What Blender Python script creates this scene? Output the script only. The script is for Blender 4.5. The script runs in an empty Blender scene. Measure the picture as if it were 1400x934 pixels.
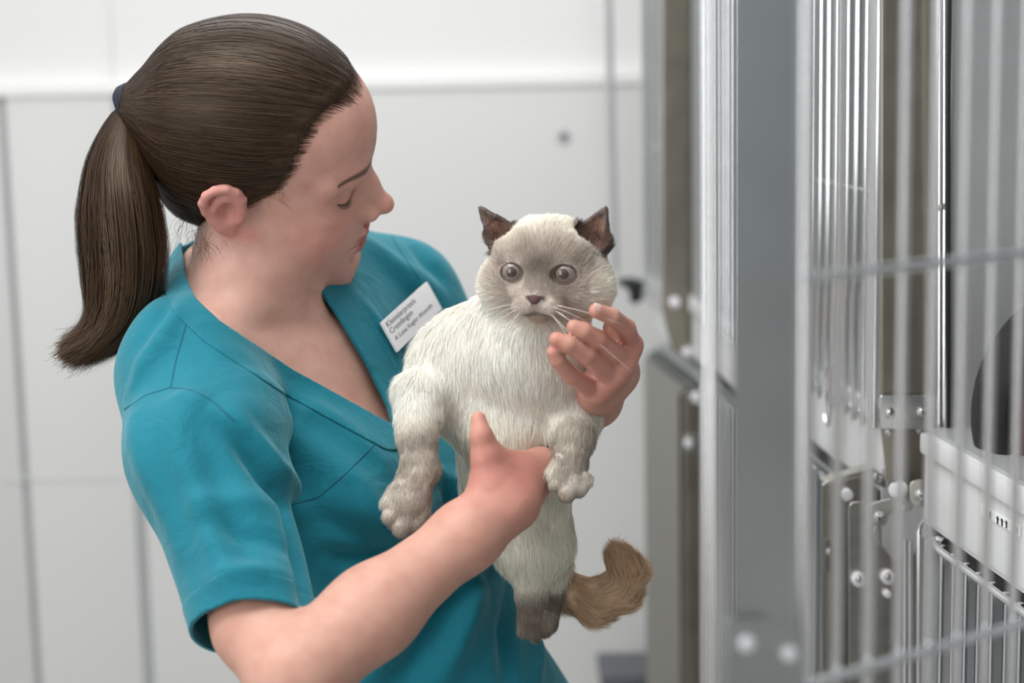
import bpy, bmesh, math, random
import numpy as np
from mathutils import Vector, Matrix
from mathutils.bvhtree import BVHTree

SC = bpy.context.scene
COL = SC.collection
rng = np.random.default_rng(7)

# ------------------------------------------------------------------ camera
FPX = 2400.0                       # focal length for a 1400 px wide frame
PITCH, ROLL = math.radians(8.9), math.radians(1.15)
CAM = np.array([0.0, 0.0, 1.60])
FW = np.array([0, math.cos(PITCH), -math.sin(PITCH)])
_r0 = np.array([1.0, 0, 0]); _u0 = np.array([0, math.sin(PITCH), math.cos(PITCH)])
RT = _r0 * math.cos(ROLL) - _u0 * math.sin(ROLL)
UP = _u0 * math.cos(ROLL) + _r0 * math.sin(ROLL)

def P(px, py, Y):
    """world point at depth Y seen at pixel (px,py) of the photograph"""
    d = FW + RT * ((px - 700) / FPX) - UP * ((py - 467) / FPX)
    return CAM + d * (Y / d[1])

def ray(px, py):
    d = FW + RT * ((px - 700) / FPX) - UP * ((py - 467) / FPX)
    return d / np.linalg.norm(d)

def proj(p):
    v = np.asarray(p, dtype=float) - CAM
    z = v @ FW
    return np.stack([700 + FPX * (v @ RT) / z, 467 - FPX * (v @ UP) / z], -1)

def PX(r, Y):                      # pixels -> metres at depth Y
    return r * Y / FPX

def nrm(v):
    v = np.asarray(v, dtype=float)
    return v / np.linalg.norm(v)

def rot_euler(yaw, pitch, roll):
    cy, sy = math.cos(yaw), math.sin(yaw); cp, sp = math.cos(pitch), math.sin(pitch); cr, sr = math.cos(roll), math.sin(roll)
    return np.array([[cy, -sy, 0], [sy, cy, 0], [0, 0, 1]]) @ np.array([[cp, 0, sp], [0, 1, 0], [-sp, 0, cp]]) @ np.array([[1, 0, 0], [0, cr, -sr], [0, sr, cr]])

# ------------------------------------------------------------------ object helpers
def tag(o, label=None, cat=None, group=None, kind=None):
    if label: o['label'] = label
    if cat: o['category'] = cat
    if group: o['group'] = group
    if kind: o['kind'] = kind
    return o

def link(name, me, mat=None, parent=None, smooth=True):
    o = bpy.data.objects.new(name, me)
    COL.objects.link(o)
    if mat is not None:
        for m in (mat if isinstance(mat, (list, tuple)) else [mat]):
            me.materials.append(m)
    if smooth and len(me.polygons):
        me.polygons.foreach_set('use_smooth', np.ones(len(me.polygons), dtype=bool))
    if parent is not None:
        o.parent = parent
        if parent.parent is None: o.matrix_parent_inverse = Matrix.Translation(parent.location).inverted()   # meshes are written in room coordinates
    return o

def empty(name, loc=(0, 0, 0)):
    o = bpy.data.objects.new(name, None)
    o.empty_display_size = 0.05
    o.location = loc
    COL.objects.link(o)
    return o

def mesh_np(name, V, Fq):
    """V (n,3), Fq (m,3|4) -> mesh"""
    V = np.ascontiguousarray(V, dtype=np.float32); Fq = np.ascontiguousarray(Fq, dtype=np.int32)
    me = bpy.data.meshes.new(name)
    n, k = Fq.shape
    me.vertices.add(len(V)); me.vertices.foreach_set('co', V.ravel())
    me.loops.add(n * k); me.loops.foreach_set('vertex_index', Fq.ravel())
    me.polygons.add(n)
    me.polygons.foreach_set('loop_start', np.arange(0, n * k, k, dtype=np.int32))
    me.update(calc_edges=True)
    me.validate()
    return me

def verts_np(me):
    a = np.empty(len(me.vertices) * 3, dtype=np.float32); me.vertices.foreach_get('co', a)
    return a.reshape(-1, 3).astype(float)

def normals_np(me):
    a = np.empty(len(me.vertices) * 3, dtype=np.float32); me.vertex_normals.foreach_get('vector', a)
    return a.reshape(-1, 3).astype(float)

def set_verts(me, V):
    me.vertices.foreach_set('co', np.ascontiguousarray(V, dtype=np.float32).ravel()); me.update()

def vcol(me, name, rgb):
    """per-vertex colour attribute (n,3)"""
    at = me.color_attributes.new(name, 'FLOAT_COLOR', 'POINT')
    a = np.ones((len(rgb), 4), dtype=np.float32); a[:, :3] = rgb
    at.data.foreach_set('color', a.ravel())

def vfloat(me, name, v):
    at = me.attributes.new(name, 'FLOAT', 'POINT')
    at.data.foreach_set('value', np.ascontiguousarray(v, dtype=np.float32))

# ------------------------------------------------------------------ signed distance modelling
def smin(a, b, k):
    if k <= 0: return np.minimum(a, b)
    h = np.maximum(k - np.abs(a - b), 0) / k
    return np.minimum(a, b) - h * h * k * 0.25

def smax(a, b, k):
    return -smin(-a, -b, k)

class Field:
    def __init__(s, lo, hi, h):
        s.lo = np.array(lo, float); s.h = h
        s.n = np.ceil((np.array(hi, float) - s.lo) / h).astype(int) + 1
        s.ax = [(s.lo[i] + h * np.arange(s.n[i])).astype(np.float32) for i in range(3)]
        s.d = np.full(s.n, 1.0, dtype=np.float32)

    def _apply(s, fn, lo, hi, k, mode):
        m = k + 2.5 * s.h
        i0 = np.maximum(np.floor((np.array(lo) - m - s.lo) / s.h).astype(int), 0)
        i1 = np.minimum(np.ceil((np.array(hi) + m - s.lo) / s.h).astype(int) + 1, s.n)
        if np.any(i1 <= i0): return
        sl = tuple(slice(a, b) for a, b in zip(i0, i1))
        X = s.ax[0][sl[0]][:, None, None]; Y = s.ax[1][sl[1]][None, :, None]; Z = s.ax[2][sl[2]][None, None, :]
        v = fn(X, Y, Z).astype(np.float32)
        if mode == '+': s.d[sl] = smin(s.d[sl], v, k)
        elif mode == '-': s.d[sl] = smax(s.d[sl], -v, k)
        elif mode == '&': s.d[sl] = smax(s.d[sl], v, k)

    def cone(s, a, b, ra, rb, k=0.01, mode='+'):
        a = np.asarray(a, float); b = np.asarray(b, float); ba = b - a; L2 = float(ba @ ba) + 1e-12
        r = max(ra, rb)
        def fn(X, Y, Z):
            x, y, z = X - a[0], Y - a[1], Z - a[2]
            t = np.clip((x * ba[0] + y * ba[1] + z * ba[2]) / L2, 0, 1)
            return np.sqrt((x - t * ba[0]) ** 2 + (y - t * ba[1]) ** 2 + (z - t * ba[2]) ** 2) - (ra + (rb - ra) * t)
        s._apply(fn, np.minimum(a, b) - r, np.maximum(a, b) + r, k, mode)

    def chain(s, pts, rad, k=0.01, mode='+', kk=None):
        """a limb: joints pts with radii, built apart then blended in once"""
        pts = [np.asarray(p, float) for p in pts]; r = max(rad)
        kk = k if kk is None else kk
        def fn(X, Y, Z):
            d = None
            for a, b, ra, rb in zip(pts[:-1], pts[1:], rad[:-1], rad[1:]):
                ba = b - a; L2 = float(ba @ ba) + 1e-12
                x, y, z = X - a[0], Y - a[1], Z - a[2]
                t = np.clip((x * ba[0] + y * ba[1] + z * ba[2]) / L2, 0, 1)
                v = np.sqrt((x - t * ba[0]) ** 2 + (y - t * ba[1]) ** 2 + (z - t * ba[2]) ** 2) - (ra + (rb - ra) * t)
                d = v if d is None else smin(d, v, kk)
            return d
        A = np.array(pts)
        s._apply(fn, A.min(0) - r, A.max(0) + r, k, mode)

    def ell(s, c, rad, R=None, k=0.01, mode='+'):
        c = np.asarray(c, float); rad = np.asarray(rad, float); R = np.eye(3) if R is None else np.asarray(R, float)  # columns = local axes
        rmin = float(rad.min())
        def fn(X, Y, Z):
            x, y, z = X - c[0], Y - c[1], Z - c[2]
            q = [x * R[0, i] + y * R[1, i] + z * R[2, i] for i in range(3)]
            k0 = np.sqrt(sum((q[i] / rad[i]) ** 2 for i in range(3)))
            k1 = np.sqrt(sum((q[i] / rad[i] ** 2) ** 2 for i in range(3))) + 1e-9
            return np.where(k0 < 1, (k0 - 1.0) * rmin, k0 * (k0 - 1.0) / k1)
        ext = np.sqrt(((R * rad[None, :]) ** 2).sum(1))
        s._apply(fn, c - ext, c + ext, k, mode)

    def mesh(s, name):
        V, Q = surface_nets(s.d, s.lo, s.h)
        return mesh_np(name, V, Q)

    def sample(s, p):
        q = (np.asarray(p, float) - s.lo) / s.h
        i = np.clip(np.floor(q).astype(int), 0, s.n - 2); f = q - i
        o = 0
        for a in (0, 1):
            for b in (0, 1):
                for c in (0, 1):
                    w = (f[:, 0] if a else 1 - f[:, 0]) * (f[:, 1] if b else 1 - f[:, 1]) * (f[:, 2] if c else 1 - f[:, 2])
                    o = o + w * s.d[i[:, 0] + a, i[:, 1] + b, i[:, 2] + c]
        return o

    def snap(s, V, steps=2):
        """pull points onto the zero surface"""
        V = V.copy(); e = s.h * 0.5
        for _ in range(steps):
            d = s.sample(V)
            g = np.stack([s.sample(V + e * np.eye(3)[i]) - s.sample(V - e * np.eye(3)[i]) for i in range(3)], 1) / (2 * e)
            L = (g * g).sum(1) + 1e-6
            V = V - g * np.clip(d / L, -s.h * 2, s.h * 2)[:, None]
        return V

def surface_nets(d, lo, h):
    ins = d < 0
    c = np.zeros(tuple(n - 1 for n in d.shape), dtype=np.uint8)
    for a in (0, 1):
        for b in (0, 1):
            for e in (0, 1):
                c += ins[a:d.shape[0] - 1 + a, b:d.shape[1] - 1 + b, e:d.shape[2] - 1 + e]
    I = np.argwhere((c > 0) & (c < 8)); del c
    idx = -np.ones(tuple(n - 1 for n in d.shape), dtype=np.int32)
    idx[I[:, 0], I[:, 1], I[:, 2]] = np.arange(len(I))
    cs = [(a, b, e) for a in (0, 1) for b in (0, 1) for e in (0, 1)]
    D = np.stack([d[I[:, 0] + a, I[:, 1] + b, I[:, 2] + e] for a, b, e in cs], 1).astype(float)
    acc = np.zeros((len(I), 3)); cnt = np.zeros(len(I))
    for i in range(8):
        for j in range(i + 1, 8):
            df = [cs[j][q] - cs[i][q] for q in range(3)]
            if sum(map(abs, df)) != 1: continue
            m = (D[:, i] < 0) != (D[:, j] < 0)
            t = D[:, i] / (D[:, i] - D[:, j] + 1e-20)
            for q in range(3):
                acc[:, q] += np.where(m, cs[i][q] + t * df[q], 0)
            cnt += m
    V = lo + h * (I + acc / cnt[:, None])
    quads = []
    for ax in range(3):
        sl0 = [slice(None)] * 3; sl1 = [slice(None)] * 3
        sl0[ax] = slice(0, -1); sl1[ax] = slice(1, None)
        A = ins[tuple(sl0)]; B = ins[tuple(sl1)]
        E = np.argwhere(A != B)
        o1, o2 = [(1, 2), (2, 0), (0, 1)][ax]
        ok = (E[:, o1] > 0) & (E[:, o2] > 0) & (E[:, o1] < d.shape[o1] - 1) & (E[:, o2] < d.shape[o2] - 1)
        E = E[ok]
        st = A[E[:, 0], E[:, 1], E[:, 2]]
        def cell(u, v):
            F_ = E.copy(); F_[:, o1] -= u; F_[:, o2] -= v
            return idx[F_[:, 0], F_[:, 1], F_[:, 2]]
        q = np.stack([cell(1, 1), cell(0, 1), cell(0, 0), cell(1, 0)], 1)
        q[~st] = q[~st][:, ::-1]
        quads.append(q)
    Q = np.concatenate(quads)
    return V, Q[(Q >= 0).all(1)]

def laplace(me, it=1, w=0.5, mask=None):
    V = verts_np(me)
    e = np.empty(len(me.edges) * 2, dtype=np.int32); me.edges.foreach_get('vertices', e); e = e.reshape(-1, 2)
    deg = np.bincount(e.ravel(), minlength=len(V)).astype(float)
    for _ in range(it):
        S = np.zeros_like(V)
        for q in range(3):
            S[:, q] = np.bincount(e[:, 0], V[e[:, 1], q], len(V)) + np.bincount(e[:, 1], V[e[:, 0], q], len(V))
        dV = S / np.maximum(deg, 1)[:, None] - V
        V = V + (w if mask is None else w * mask[:, None]) * dV
    set_verts(me, V)

def subdivide_where(me, mask):
    """split the faces all of whose vertices are masked"""
    bm = bmesh.new(); bm.from_mesh(me); bm.verts.ensure_lookup_table()
    ed = [e for e in bm.edges if mask[e.verts[0].index] and mask[e.verts[1].index]]
    bmesh.ops.subdivide_edges(bm, edges=ed, cuts=1, use_grid_fill=True)
    bm.to_mesh(me); bm.free()

def implicit_cut(me, sfun, keep_positive=True):
    """cut a mesh along sfun(V)=0 and keep one side"""
    bm = bmesh.new(); bm.from_mesh(me)
    V = np.array([v.co for v in bm.verts]); s = sfun(V)
    if not keep_positive: s = -s
    s = np.where(np.abs(s) < 2e-5, 2e-5, s)
    lay = bm.verts.layers.float.new('s')
    for v, x in zip(bm.verts, s): v[lay] = float(x)
    for e in [e for e in bm.edges if e.verts[0][lay] * e.verts[1][lay] < 0]:
        a, b = e.verts
        t = a[lay] / (a[lay] - b[lay])
        ne, nv = bmesh.utils.edge_split(e, a, t)
        nv[lay] = 0.0
    zero = set(v for v in bm.verts if v[lay] == 0.0)
    for f in list(bm.faces):
        z = [v for v in f.verts if v in zero]
        if len(z) == 2 and len(f.verts) > 3:
            try: bmesh.utils.face_split(f, z[0], z[1])
            except Exception: pass
    dead = [f for f in bm.faces if sum(v[lay] for v in f.verts) < 0]
    bmesh.ops.delete(bm, geom=dead, context='FACES')
    bmesh.ops.delete(bm, geom=[v for v in bm.verts if not v.link_faces], context='VERTS')
    bm.verts.layers.float.remove(bm.verts.layers.float['s'])
    bm.to_mesh(me); bm.free()

# ------------------------------------------------------------------ hard-surface builder
class MB:
    """collects shapes into one mesh"""
    def __init__(s): s.bm = bmesh.new()

    def box(s, lo, hi, M=None, bevel=0.0):
        lo, hi = Vector(lo), Vector(hi)
        r = bmesh.ops.create_cube(s.bm, size=1.0)
        vs = r['verts']
        for v in vs:
            v.co = Vector([lo[i] + (v.co[i] + .5) * (hi[i] - lo[i]) for i in range(3)])
        if bevel > 0:
            es = list({e for v in vs for e in v.link_edges})
            b = bmesh.ops.bevel(s.bm, geom=es, offset=bevel, segments=2, affect='EDGES', profile=0.7)
            vs = list({v for f in b['faces'] for v in f.verts} | {v for v in vs if v.is_valid})
        if M is not None: bmesh.ops.transform(s.bm, matrix=M, verts=vs)
        return s

    def tube(s, pts, r, seg=10, cap=True, closed=False):
        pts = [Vector(p) for p in pts]
        n = len(pts); rings = []
        rr = r if isinstance(r, (list, tuple)) else [r] * n
        ref = None
        for i, p in enumerate(pts):
            if closed: t = pts[(i + 1) % n] - pts[i - 1]
            else: t = (pts[min(i + 1, n - 1)] - pts[max(i - 1, 0)])
            t.normalize()
            if ref is None:
                ref = t.orthogonal().normalized()
            ref = (ref - t * ref.dot(t)).normalized()
            b = t.cross(ref)
            rings.append([s.bm.verts.new(p + (ref * math.cos(2 * math.pi * k / seg) + b * math.sin(2 * math.pi * k / seg)) * rr[i]) for k in range(seg)])
        for i in range(n if closed else n - 1):
            A, B = rings[i], rings[(i + 1) % n]
            for k in range(seg):
                s.bm.faces.new((A[k], A[(k + 1) % seg], B[(k + 1) % seg], B[k]))
        if cap and not closed:
            s.bm.faces.new(rings[0][::-1]); s.bm.faces.new(rings[-1])
        return s

    def disc(s, c, n, r, depth, seg=24, bevel=0.0):
        """short cylinder from c along n, with an eased front edge"""
        c, n = Vector(c), Vector(n).normalized()
        b = bevel
        prof = [(r, 0), (r, depth - b), (r - b * .3, depth - b * .3), (r - b, depth)] if b > 0 else [(r, 0), (r, depth)]
        a = n.orthogonal().normalized(); e = n.cross(a)
        rings = [[s.bm.verts.new(c + n * z + (a * math.cos(2 * math.pi * k / seg) + e * math.sin(2 * math.pi * k / seg)) * q) for k in range(seg)] for q, z in prof]
        for A, B in zip(rings[:-1], rings[1:]):
            for k in range(seg):
                s.bm.faces.new((A[k], A[(k + 1) % seg], B[(k + 1) % seg], B[k]))
        s.bm.faces.new(rings[0][::-1]); s.bm.faces.new(rings[-1])
        return s

    def prism(s, poly, n, depth):
        """flat polygon (3-D points) pushed along n by depth"""
        n = Vector(n)
        A = [s.bm.verts.new(Vector(p)) for p in poly]; B = [s.bm.verts.new(Vector(p) + n * depth) for p in poly]
        m = len(poly)
        s.bm.faces.new(A[::-1]); s.bm.faces.new(B)
        for i in range(m):
            s.bm.faces.new((A[i], A[(i + 1) % m], B[(i + 1) % m], B[i]))
        return s

    def build(s, name, mat, parent=None, smooth=True, bevel=0.0):
        bmesh.ops.recalc_face_normals(s.bm, faces=s.bm.faces)
        me = bpy.data.meshes.new(name); s.bm.to_mesh(me); s.bm.free()
        o = link(name, me, mat, parent, smooth=False)
        if smooth:
            me.polygons.foreach_set('use_smooth', np.ones(len(me.polygons), dtype=bool))
            me.set_sharp_from_angle(angle=math.radians(35))
        if bevel > 0:
            md = o.modifiers.new('bevel', 'BEVEL'); md.width = bevel; md.segments = 2; md.limit_method = 'ANGLE'
        return o

# ------------------------------------------------------------------ materials
def new_mat(name):
    m = bpy.data.materials.new(name); m.use_nodes = True
    nt = m.node_tree
    return m, nt, nt.nodes['Principled BSDF']

def node(nt, typ, **kw):
    n = nt.nodes.new(typ)
    for k, v in kw.items():
        if k in n.inputs: n.inputs[k].default_value = v
        else: setattr(n, k, v)
    return n

def simple(name, col, rough=0.5, metal=0.0, noise=0.06, scale=20.0, bump=0.0, bscale=200.0, stretch=None, **kw):
    m, nt, b = new_mat(name)
    b.inputs['Roughness'].default_value = rough; b.inputs['Metallic'].default_value = metal
    for k, v in kw.items(): b.inputs[k].default_value = v
    tc = node(nt, 'ShaderNodeTexCoord')
    src = tc.outputs['Object']
    if stretch:
        mp = node(nt, 'ShaderNodeMapping'); mp.inputs['Scale'].default_value = stretch
        nt.links.new(src, mp.inputs['Vector']); src = mp.outputs['Vector']
    nz = node(nt, 'ShaderNodeTexNoise', Scale=scale, Detail=4.0)
    nt.links.new(src, nz.inputs['Vector'])
    mx = node(nt, 'ShaderNodeMix', data_type='RGBA')
    c = np.array(col[:3])
    mx.inputs[6].default_value = (*np.clip(c * (1 - noise), 0, 1), 1); mx.inputs[7].default_value = (*np.clip(c * (1 + noise), 0, 1), 1)
    nt.links.new(nz.outputs['Fac'], mx.inputs[0]); nt.links.new(mx.outputs[2], b.inputs['Base Color'])
    if bump > 0:
        n2 = node(nt, 'ShaderNodeTexNoise', Scale=bscale, Detail=3.0)
        nt.links.new(src, n2.inputs['Vector'])
        bp = node(nt, 'ShaderNodeBump', Strength=1.0, Distance=bump)
        nt.links.new(n2.outputs['Fac'], bp.inputs['Height']); nt.links.new(bp.outputs['Normal'], b.inputs['Normal'])
    return m
# ================================================================== ROOM
WY = 3.2                                            # distance of the rear wall
def structure(o): o['kind'] = 'structure'; return o
WALLM = simple('white wall paint', (.80, .80, .785), .6, noise=.015, scale=3)
PANELM = simple('pale grey wall panel', (.665, .665, .65), .38, noise=.02, scale=2)
PANELD = simple('grey wall panel', (.615, .617, .605), .38, noise=.02, scale=2)
TRIMM = simple('white trim', (.86, .86, .845), .45, noise=.01)
SEALM = simple('grey joint', (.36, .38, .375), .7)
FLOORM = simple('grey vinyl floor', (.30, .29, .27), .45, noise=.12, scale=30)
zt = P(440, 124, WY)[2]                             # top of the wall panels
structure(MB().box((-1.9, WY + .02, 0), (2.2, WY + .14, 2.7)).build('wall_back', WALLM, smooth=False))
structure(MB().box((-2.6, -2.6, -.06), (2.6, WY + .14, 0)).build('floor', FLOORM, smooth=False))
def seam_x(px, py): return P(px, py, WY)[0]
xs = [-1.9, seam_x(28, 530), seam_x(186, 530), 1.9]
for i, (a, b) in enumerate(zip(xs[:-1], xs[1:])):
    g = .006
    o = MB().box((a + g, WY - .004, .02), (b - g * (2.2 if i == 1 else 1), WY + .03, zt), bevel=.003).build('wall_panel', PANELD if i == 0 else PANELM)
    structure(o)
structure(MB().box((xs[1] - .02, WY + .004, .0), (xs[1] + .02, WY + .022, zt)).build('trim_1', SEALM, smooth=False))
structure(MB().box((xs[2] - .03, WY + .000, .0), (xs[2] + .012, WY + .022, zt)).build('trim_2', SEALM, smooth=False))
structure(MB().box((-1.9, WY - .010, zt), (2.2, WY + .03, zt + .022), bevel=.004).build('trim_3', TRIMM))
structure(MB().box((seam_x(147, 60) - .006, WY + .012, zt + .02), (seam_x(147, 60) + .004, WY + .03, 2.7)).build('trim_4', WALLM, smooth=False))
structure(MB().box((-1.9, WY - .006, P(80, 655, WY)[2] - .002), (seam_x(186, 530) - .03, WY, P(80, 655, WY)[2] + .002)).build('trim_5', PANELD, smooth=False))
# screw cap on the wall
c = P(770, 186, WY - .004)
o = empty('wall_plug', c); tag(o, 'small grey screw cap on the pale wall panel', 'screw cap')
MB().disc(c + [0, .002, 0], (0, -1, 0), .0125, .007, 28, .003).build('cap', simple('cap grey', (.46, .47, .47), .5), o)
MB().disc(c + [0, -.0045, 0], (0, -1, 0), .0050, .002, 20, .001).build('screw', simple('dark screw', (.10, .10, .10), .5, .6), o)
# ================================================================== STEEL CAGES ALONG THE RIGHT
CO = np.array([.554, 0, 0]); CU = nrm([-.119, 1, 0]); CN = np.array([CU[1], -CU[0], 0])    # along the fronts, into the cages
def W(u, n, z): return CO + CU * u + CN * n + np.array([0, 0, z])
def front(px, py, off=0.0):
    """point of the cage front (set back by off) seen at a photo pixel"""
    d = ray(px, py); return CAM + d * (((CO + CN * off - CAM) @ CN) / (d @ CN))
def cross(px, py, u):
    """point of the plane square to the fronts at u"""
    d = ray(px, py); return CAM + d * (((CO + CU * u - CAM) @ CU) / (d @ CU))
def steel(name, col, rough, aniso=(1, 1, 40), nz=.10, metal=1.0, bump=.00015):
    m, nt, b = new_mat(name)
    b.inputs['Metallic'].default_value = metal
    tc = node(nt, 'ShaderNodeTexCoord'); mp = node(nt, 'ShaderNodeMapping'); mp.inputs['Scale'].default_value = aniso
    nt.links.new(tc.outputs['Object'], mp.inputs['Vector'])
    n1 = node(nt, 'ShaderNodeTexNoise', Scale=8.0, Detail=6.0); nt.links.new(mp.outputs['Vector'], n1.inputs['Vector'])
    mx = node(nt, 'ShaderNodeMix', data_type='RGBA'); c = np.array(col)
    mx.inputs[6].default_value = (*(c * (1 - nz)), 1); mx.inputs[7].default_value = (*np.minimum(c * (1 + nz), 1), 1)
    nt.links.new(n1.outputs['Fac'], mx.inputs[0]); nt.links.new(mx.outputs[2], b.inputs['Base Color'])
    mr = node(nt, 'ShaderNodeMapRange'); mr.inputs['To Min'].default_value = rough * .8; mr.inputs['To Max'].default_value = rough * 1.25
    nt.links.new(n1.outputs['Fac'], mr.inputs['Value']); nt.links.new(mr.outputs['Result'], b.inputs['Roughness'])
    bp = node(nt, 'ShaderNodeBump', Strength=.35, Distance=bump); nt.links.new(n1.outputs['Fac'], bp.inputs['Height']); nt.links.new(bp.outputs['Normal'], b.inputs['Normal'])
    return m
ROD = steel('polished rod', (.74, .75, .765), .20, (20, 20, 1))
SHEET = steel('brushed sheet steel', (.56, .545, .50), .33, (3, 3, 20))
OLIVE = steel('post steel', (.37, .345, .285), .42, (4, 4, 3), .14)
BRACK = steel('bright bracket steel', (.70, .70, .68), .30)
INNER = steel('cage lining', (.44, .455, .455), .45, (2, 2, 8), .05, .35)
WHITEP = simple('white laminate', (.66, .67, .665), .35, noise=.015, scale=4)
NYLON = simple('white nylon', (.78, .77, .80), .45, noise=.03)
SCREW = steel('screw steel', (.72, .72, .71), .2)
BLACKR = simple('black rubber and gap shade', (.012, .012, .013), .6)

def plate(name, px, u, mat, parent, th=.0018, bevel=.0004):
    pts = [cross(x, y, u) for x, y in px]
    return MB().prism(pts, CU, th).build(name, mat, parent, bevel=bevel)
def screw(name, px, py, u, r, parent, mat=None, depth=.003, socket=True):
    c = cross(px, py, u); mb = MB().disc(c, -CU, r * 1.35, .0007, 24, .0003).disc(c - CU * .0006, -CU, r, depth, 24, depth * .6)
    o = mb.build(name, mat or SCREW, parent)
    if socket: MB().disc(c - CU * (.0005 + depth), -CU, r * .34, .0003, 6).build('socket', BLACKR, o)
    return o
def roller(px, py, u, r, parent, d=.006):
    c = cross(px, py, u); o = MB().disc(c, -CU, r, d, 28, .0015).build('roller', NYLON, parent)
    return o
def rod(name, pts, r, parent, mat=None, seg=10): return MB().tube(pts, r, seg).build(name, mat or ROD, parent)

ZT, ZB = 2.08, .10
def shell(parent, u0, u1, z0, z1, dep=.52, lip=.012):
    t = .004
    mb = MB()
    def panel(a, b):                                # box between two corners given as (u, n, z)
        lo, hi = a, b; M = Matrix(((CU[0], CN[0], 0, CO[0]), (CU[1], CN[1], 0, CO[1]), (0, 0, 1, 0), (0, 0, 0, 1)))
        mb.box(lo, hi, M)
    panel((u0, .012, z0), (u0 + t, dep, z1)); panel((u1 - t, lip, z0), (u1, dep, z1))
    panel((u0 + t, dep - t, z0), (u1 - t, dep, z1))
    panel((u0 + t, .012, z0), (u1 - t, dep - t, z0 + t)); panel((u0 + t, .012, z1 - t), (u1 - t, dep - t, z1))
    return mb.build('shell', INNER, parent, smooth=False)
def boxUNZ(name, a, b, mat, parent, bevel=0.0):
    M = Matrix(((CU[0], CN[0], 0, CO[0]), (CU[1], CN[1], 0, CO[1]), (0, 0, 1, 0), (0, 0, 0, 1)))
    return MB().box(a, b, M, bevel).build(name, mat, parent, smooth=bevel > 0)

def fascia(parent, u0, u1):
    """white front lip of the cage floor"""
    M = Matrix(((CU[0], CN[0], 0, CO[0]), (CU[1], CN[1], 0, CO[1]), (0, 0, 1, 0), (0, 0, 0, 1)))
    mb = MB().box((u0, .010, 1.180), (u1, .030, 1.243), M, .002).box((u0, .004, 1.2435), (u1, .060, 1.262), M, .004).box((u0, .012, 1.176), (u1, .022, 1.1795), M)
    return mb.build('floor_tray', WHITEP, parent)

GN = 'steel cages along the right wall'
def cage(loc, label):
    e = empty('animal_cage', loc); tag(e, label, 'cage', GN); return e

def barred_door(parent, u0, u1, z0, z1, zc, n=.0, step=.030, r=.0031, loop=None):
    f = MB().tube([W(u0, n, z0), W(u0, n, z1)], .0042, 10).tube([W(u1, n, z0), W(u1, n, z1)], .0042, 10)
    f.tube([W(u0, n + .006, z0 + .006), W(u1, n + .006, z0 + .006)], .0030, 8).tube([W(u0, n + .006, z1 - .006), W(u1, n + .006, z1 - .006)], .0030, 8)
    f.tube([W(u0, n + .006, zc), W(u1, n + .006, zc)], .0026, 8)
    d = f.build('door', ROD, parent)
    m = MB().tube([W(0, 0, z0), W(0, 0, z1)], r, 10); b0 = None
    k = int((u1 - u0) / step)
    for i in range(1, k):
        u = u0 + (u1 - u0) * i / k
        if b0 is None: b0 = rod('bar', [W(u, n, z0 - .004), W(u, n, z1)], r, d); ub = u
        else:
            c = b0.copy(); c.location = Vector(CU * (u - ub)); c.parent = d; COL.objects.link(c)
    m.bm.free()
    return d

# ---- upper cage in the middle of the picture (door shut)
c1 = cage(W(2.1, .26, ZT) * [1, 1, 0] + [0, 0, 1.18], 'upper steel cage with a closed barred door between the two olive posts')
shell(c1, 1.640, 2.55, 1.262, ZT); fascia(c1, 1.700, 2.548)
plate('tray_end', [(1206, 640), (1300, 640), (1300, 735), (1262, 735), (1240, 775), (1206, 760)], 1.694, WHITEP, c1, .004, 0)
d1 = barred_door(c1, 1.700, 2.405, 1.243, 2.02, 1.4725, .0)
rod('latch_loop', [front(1128, 500, -.008), front(1128, 566, -.008), front(1129.5, 577, -.009), front(1132.5, 581, -.009), front(1136, 576, -.009), front(1137, 560, -.008), front(1137, 500, -.008)], .0026, d1)

# ---- posts with their tapered feet
def post(outline, u, label):
    c = cross(*outline[len(outline) // 2], u); e = empty('cage_post', c)
    tag(e, label, 'post', 'olive steel posts between the cages')
    plate('column', outline, u, OLIVE, e, .008, .0012)
    return e
p1 = post([(1205, -420), (1205, 560), (1209, 604), (1217, 668), (1222, 682), (1254, 682), (1262, 668), (1272, 636), (1283, 590), (1281, -420)], 1.615, 'near olive steel post with a bright two-screw hinge plate and tapered foot')
hp = plate('hinge_plate', [(1205, 541), (1272, 541), (1281, 545), (1281, 587), (1206, 587), (1203, 584), (1203, 544)], 1.609, BRACK, p1, .003, .0006)
screw('screw', 1217, 565.5, 1.609, .0040, hp); screw('screw', 1261, 563.5, 1.609, .0040, hp)
screw('screw', 1215, 591, 1.6145, .0028, p1, socket=False); screw('screw', 1258, 589, 1.6145, .0028, p1, socket=False)
p2 = post([(905, -360), (906, 425), (913, 455), (922, 482), (948, 482), (957, 448), (963, 405), (962, -360)], 2.565, 'far olive steel post with tapered foot beside the black latch lever')
for x, y in ((922, 413), (950, 411)): roller(x, y, 2.562, .0082, p2, .008)
roller(939, 481, 2.562, .0070, p2, .008)

# ---- far upper cage, seen as a sliver of bars
c2 = cage(W(2.7, .26, 1.18), 'narrow far upper cage, bars seen left of the far olive post')
shell(c2, 2.585, 2.83, 1.262, ZT); fascia(c2, 2.588, 2.828)
barred_door(c2, 2.62, 2.822, 1.225, 2.02, 1.4725, -.004)

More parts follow.
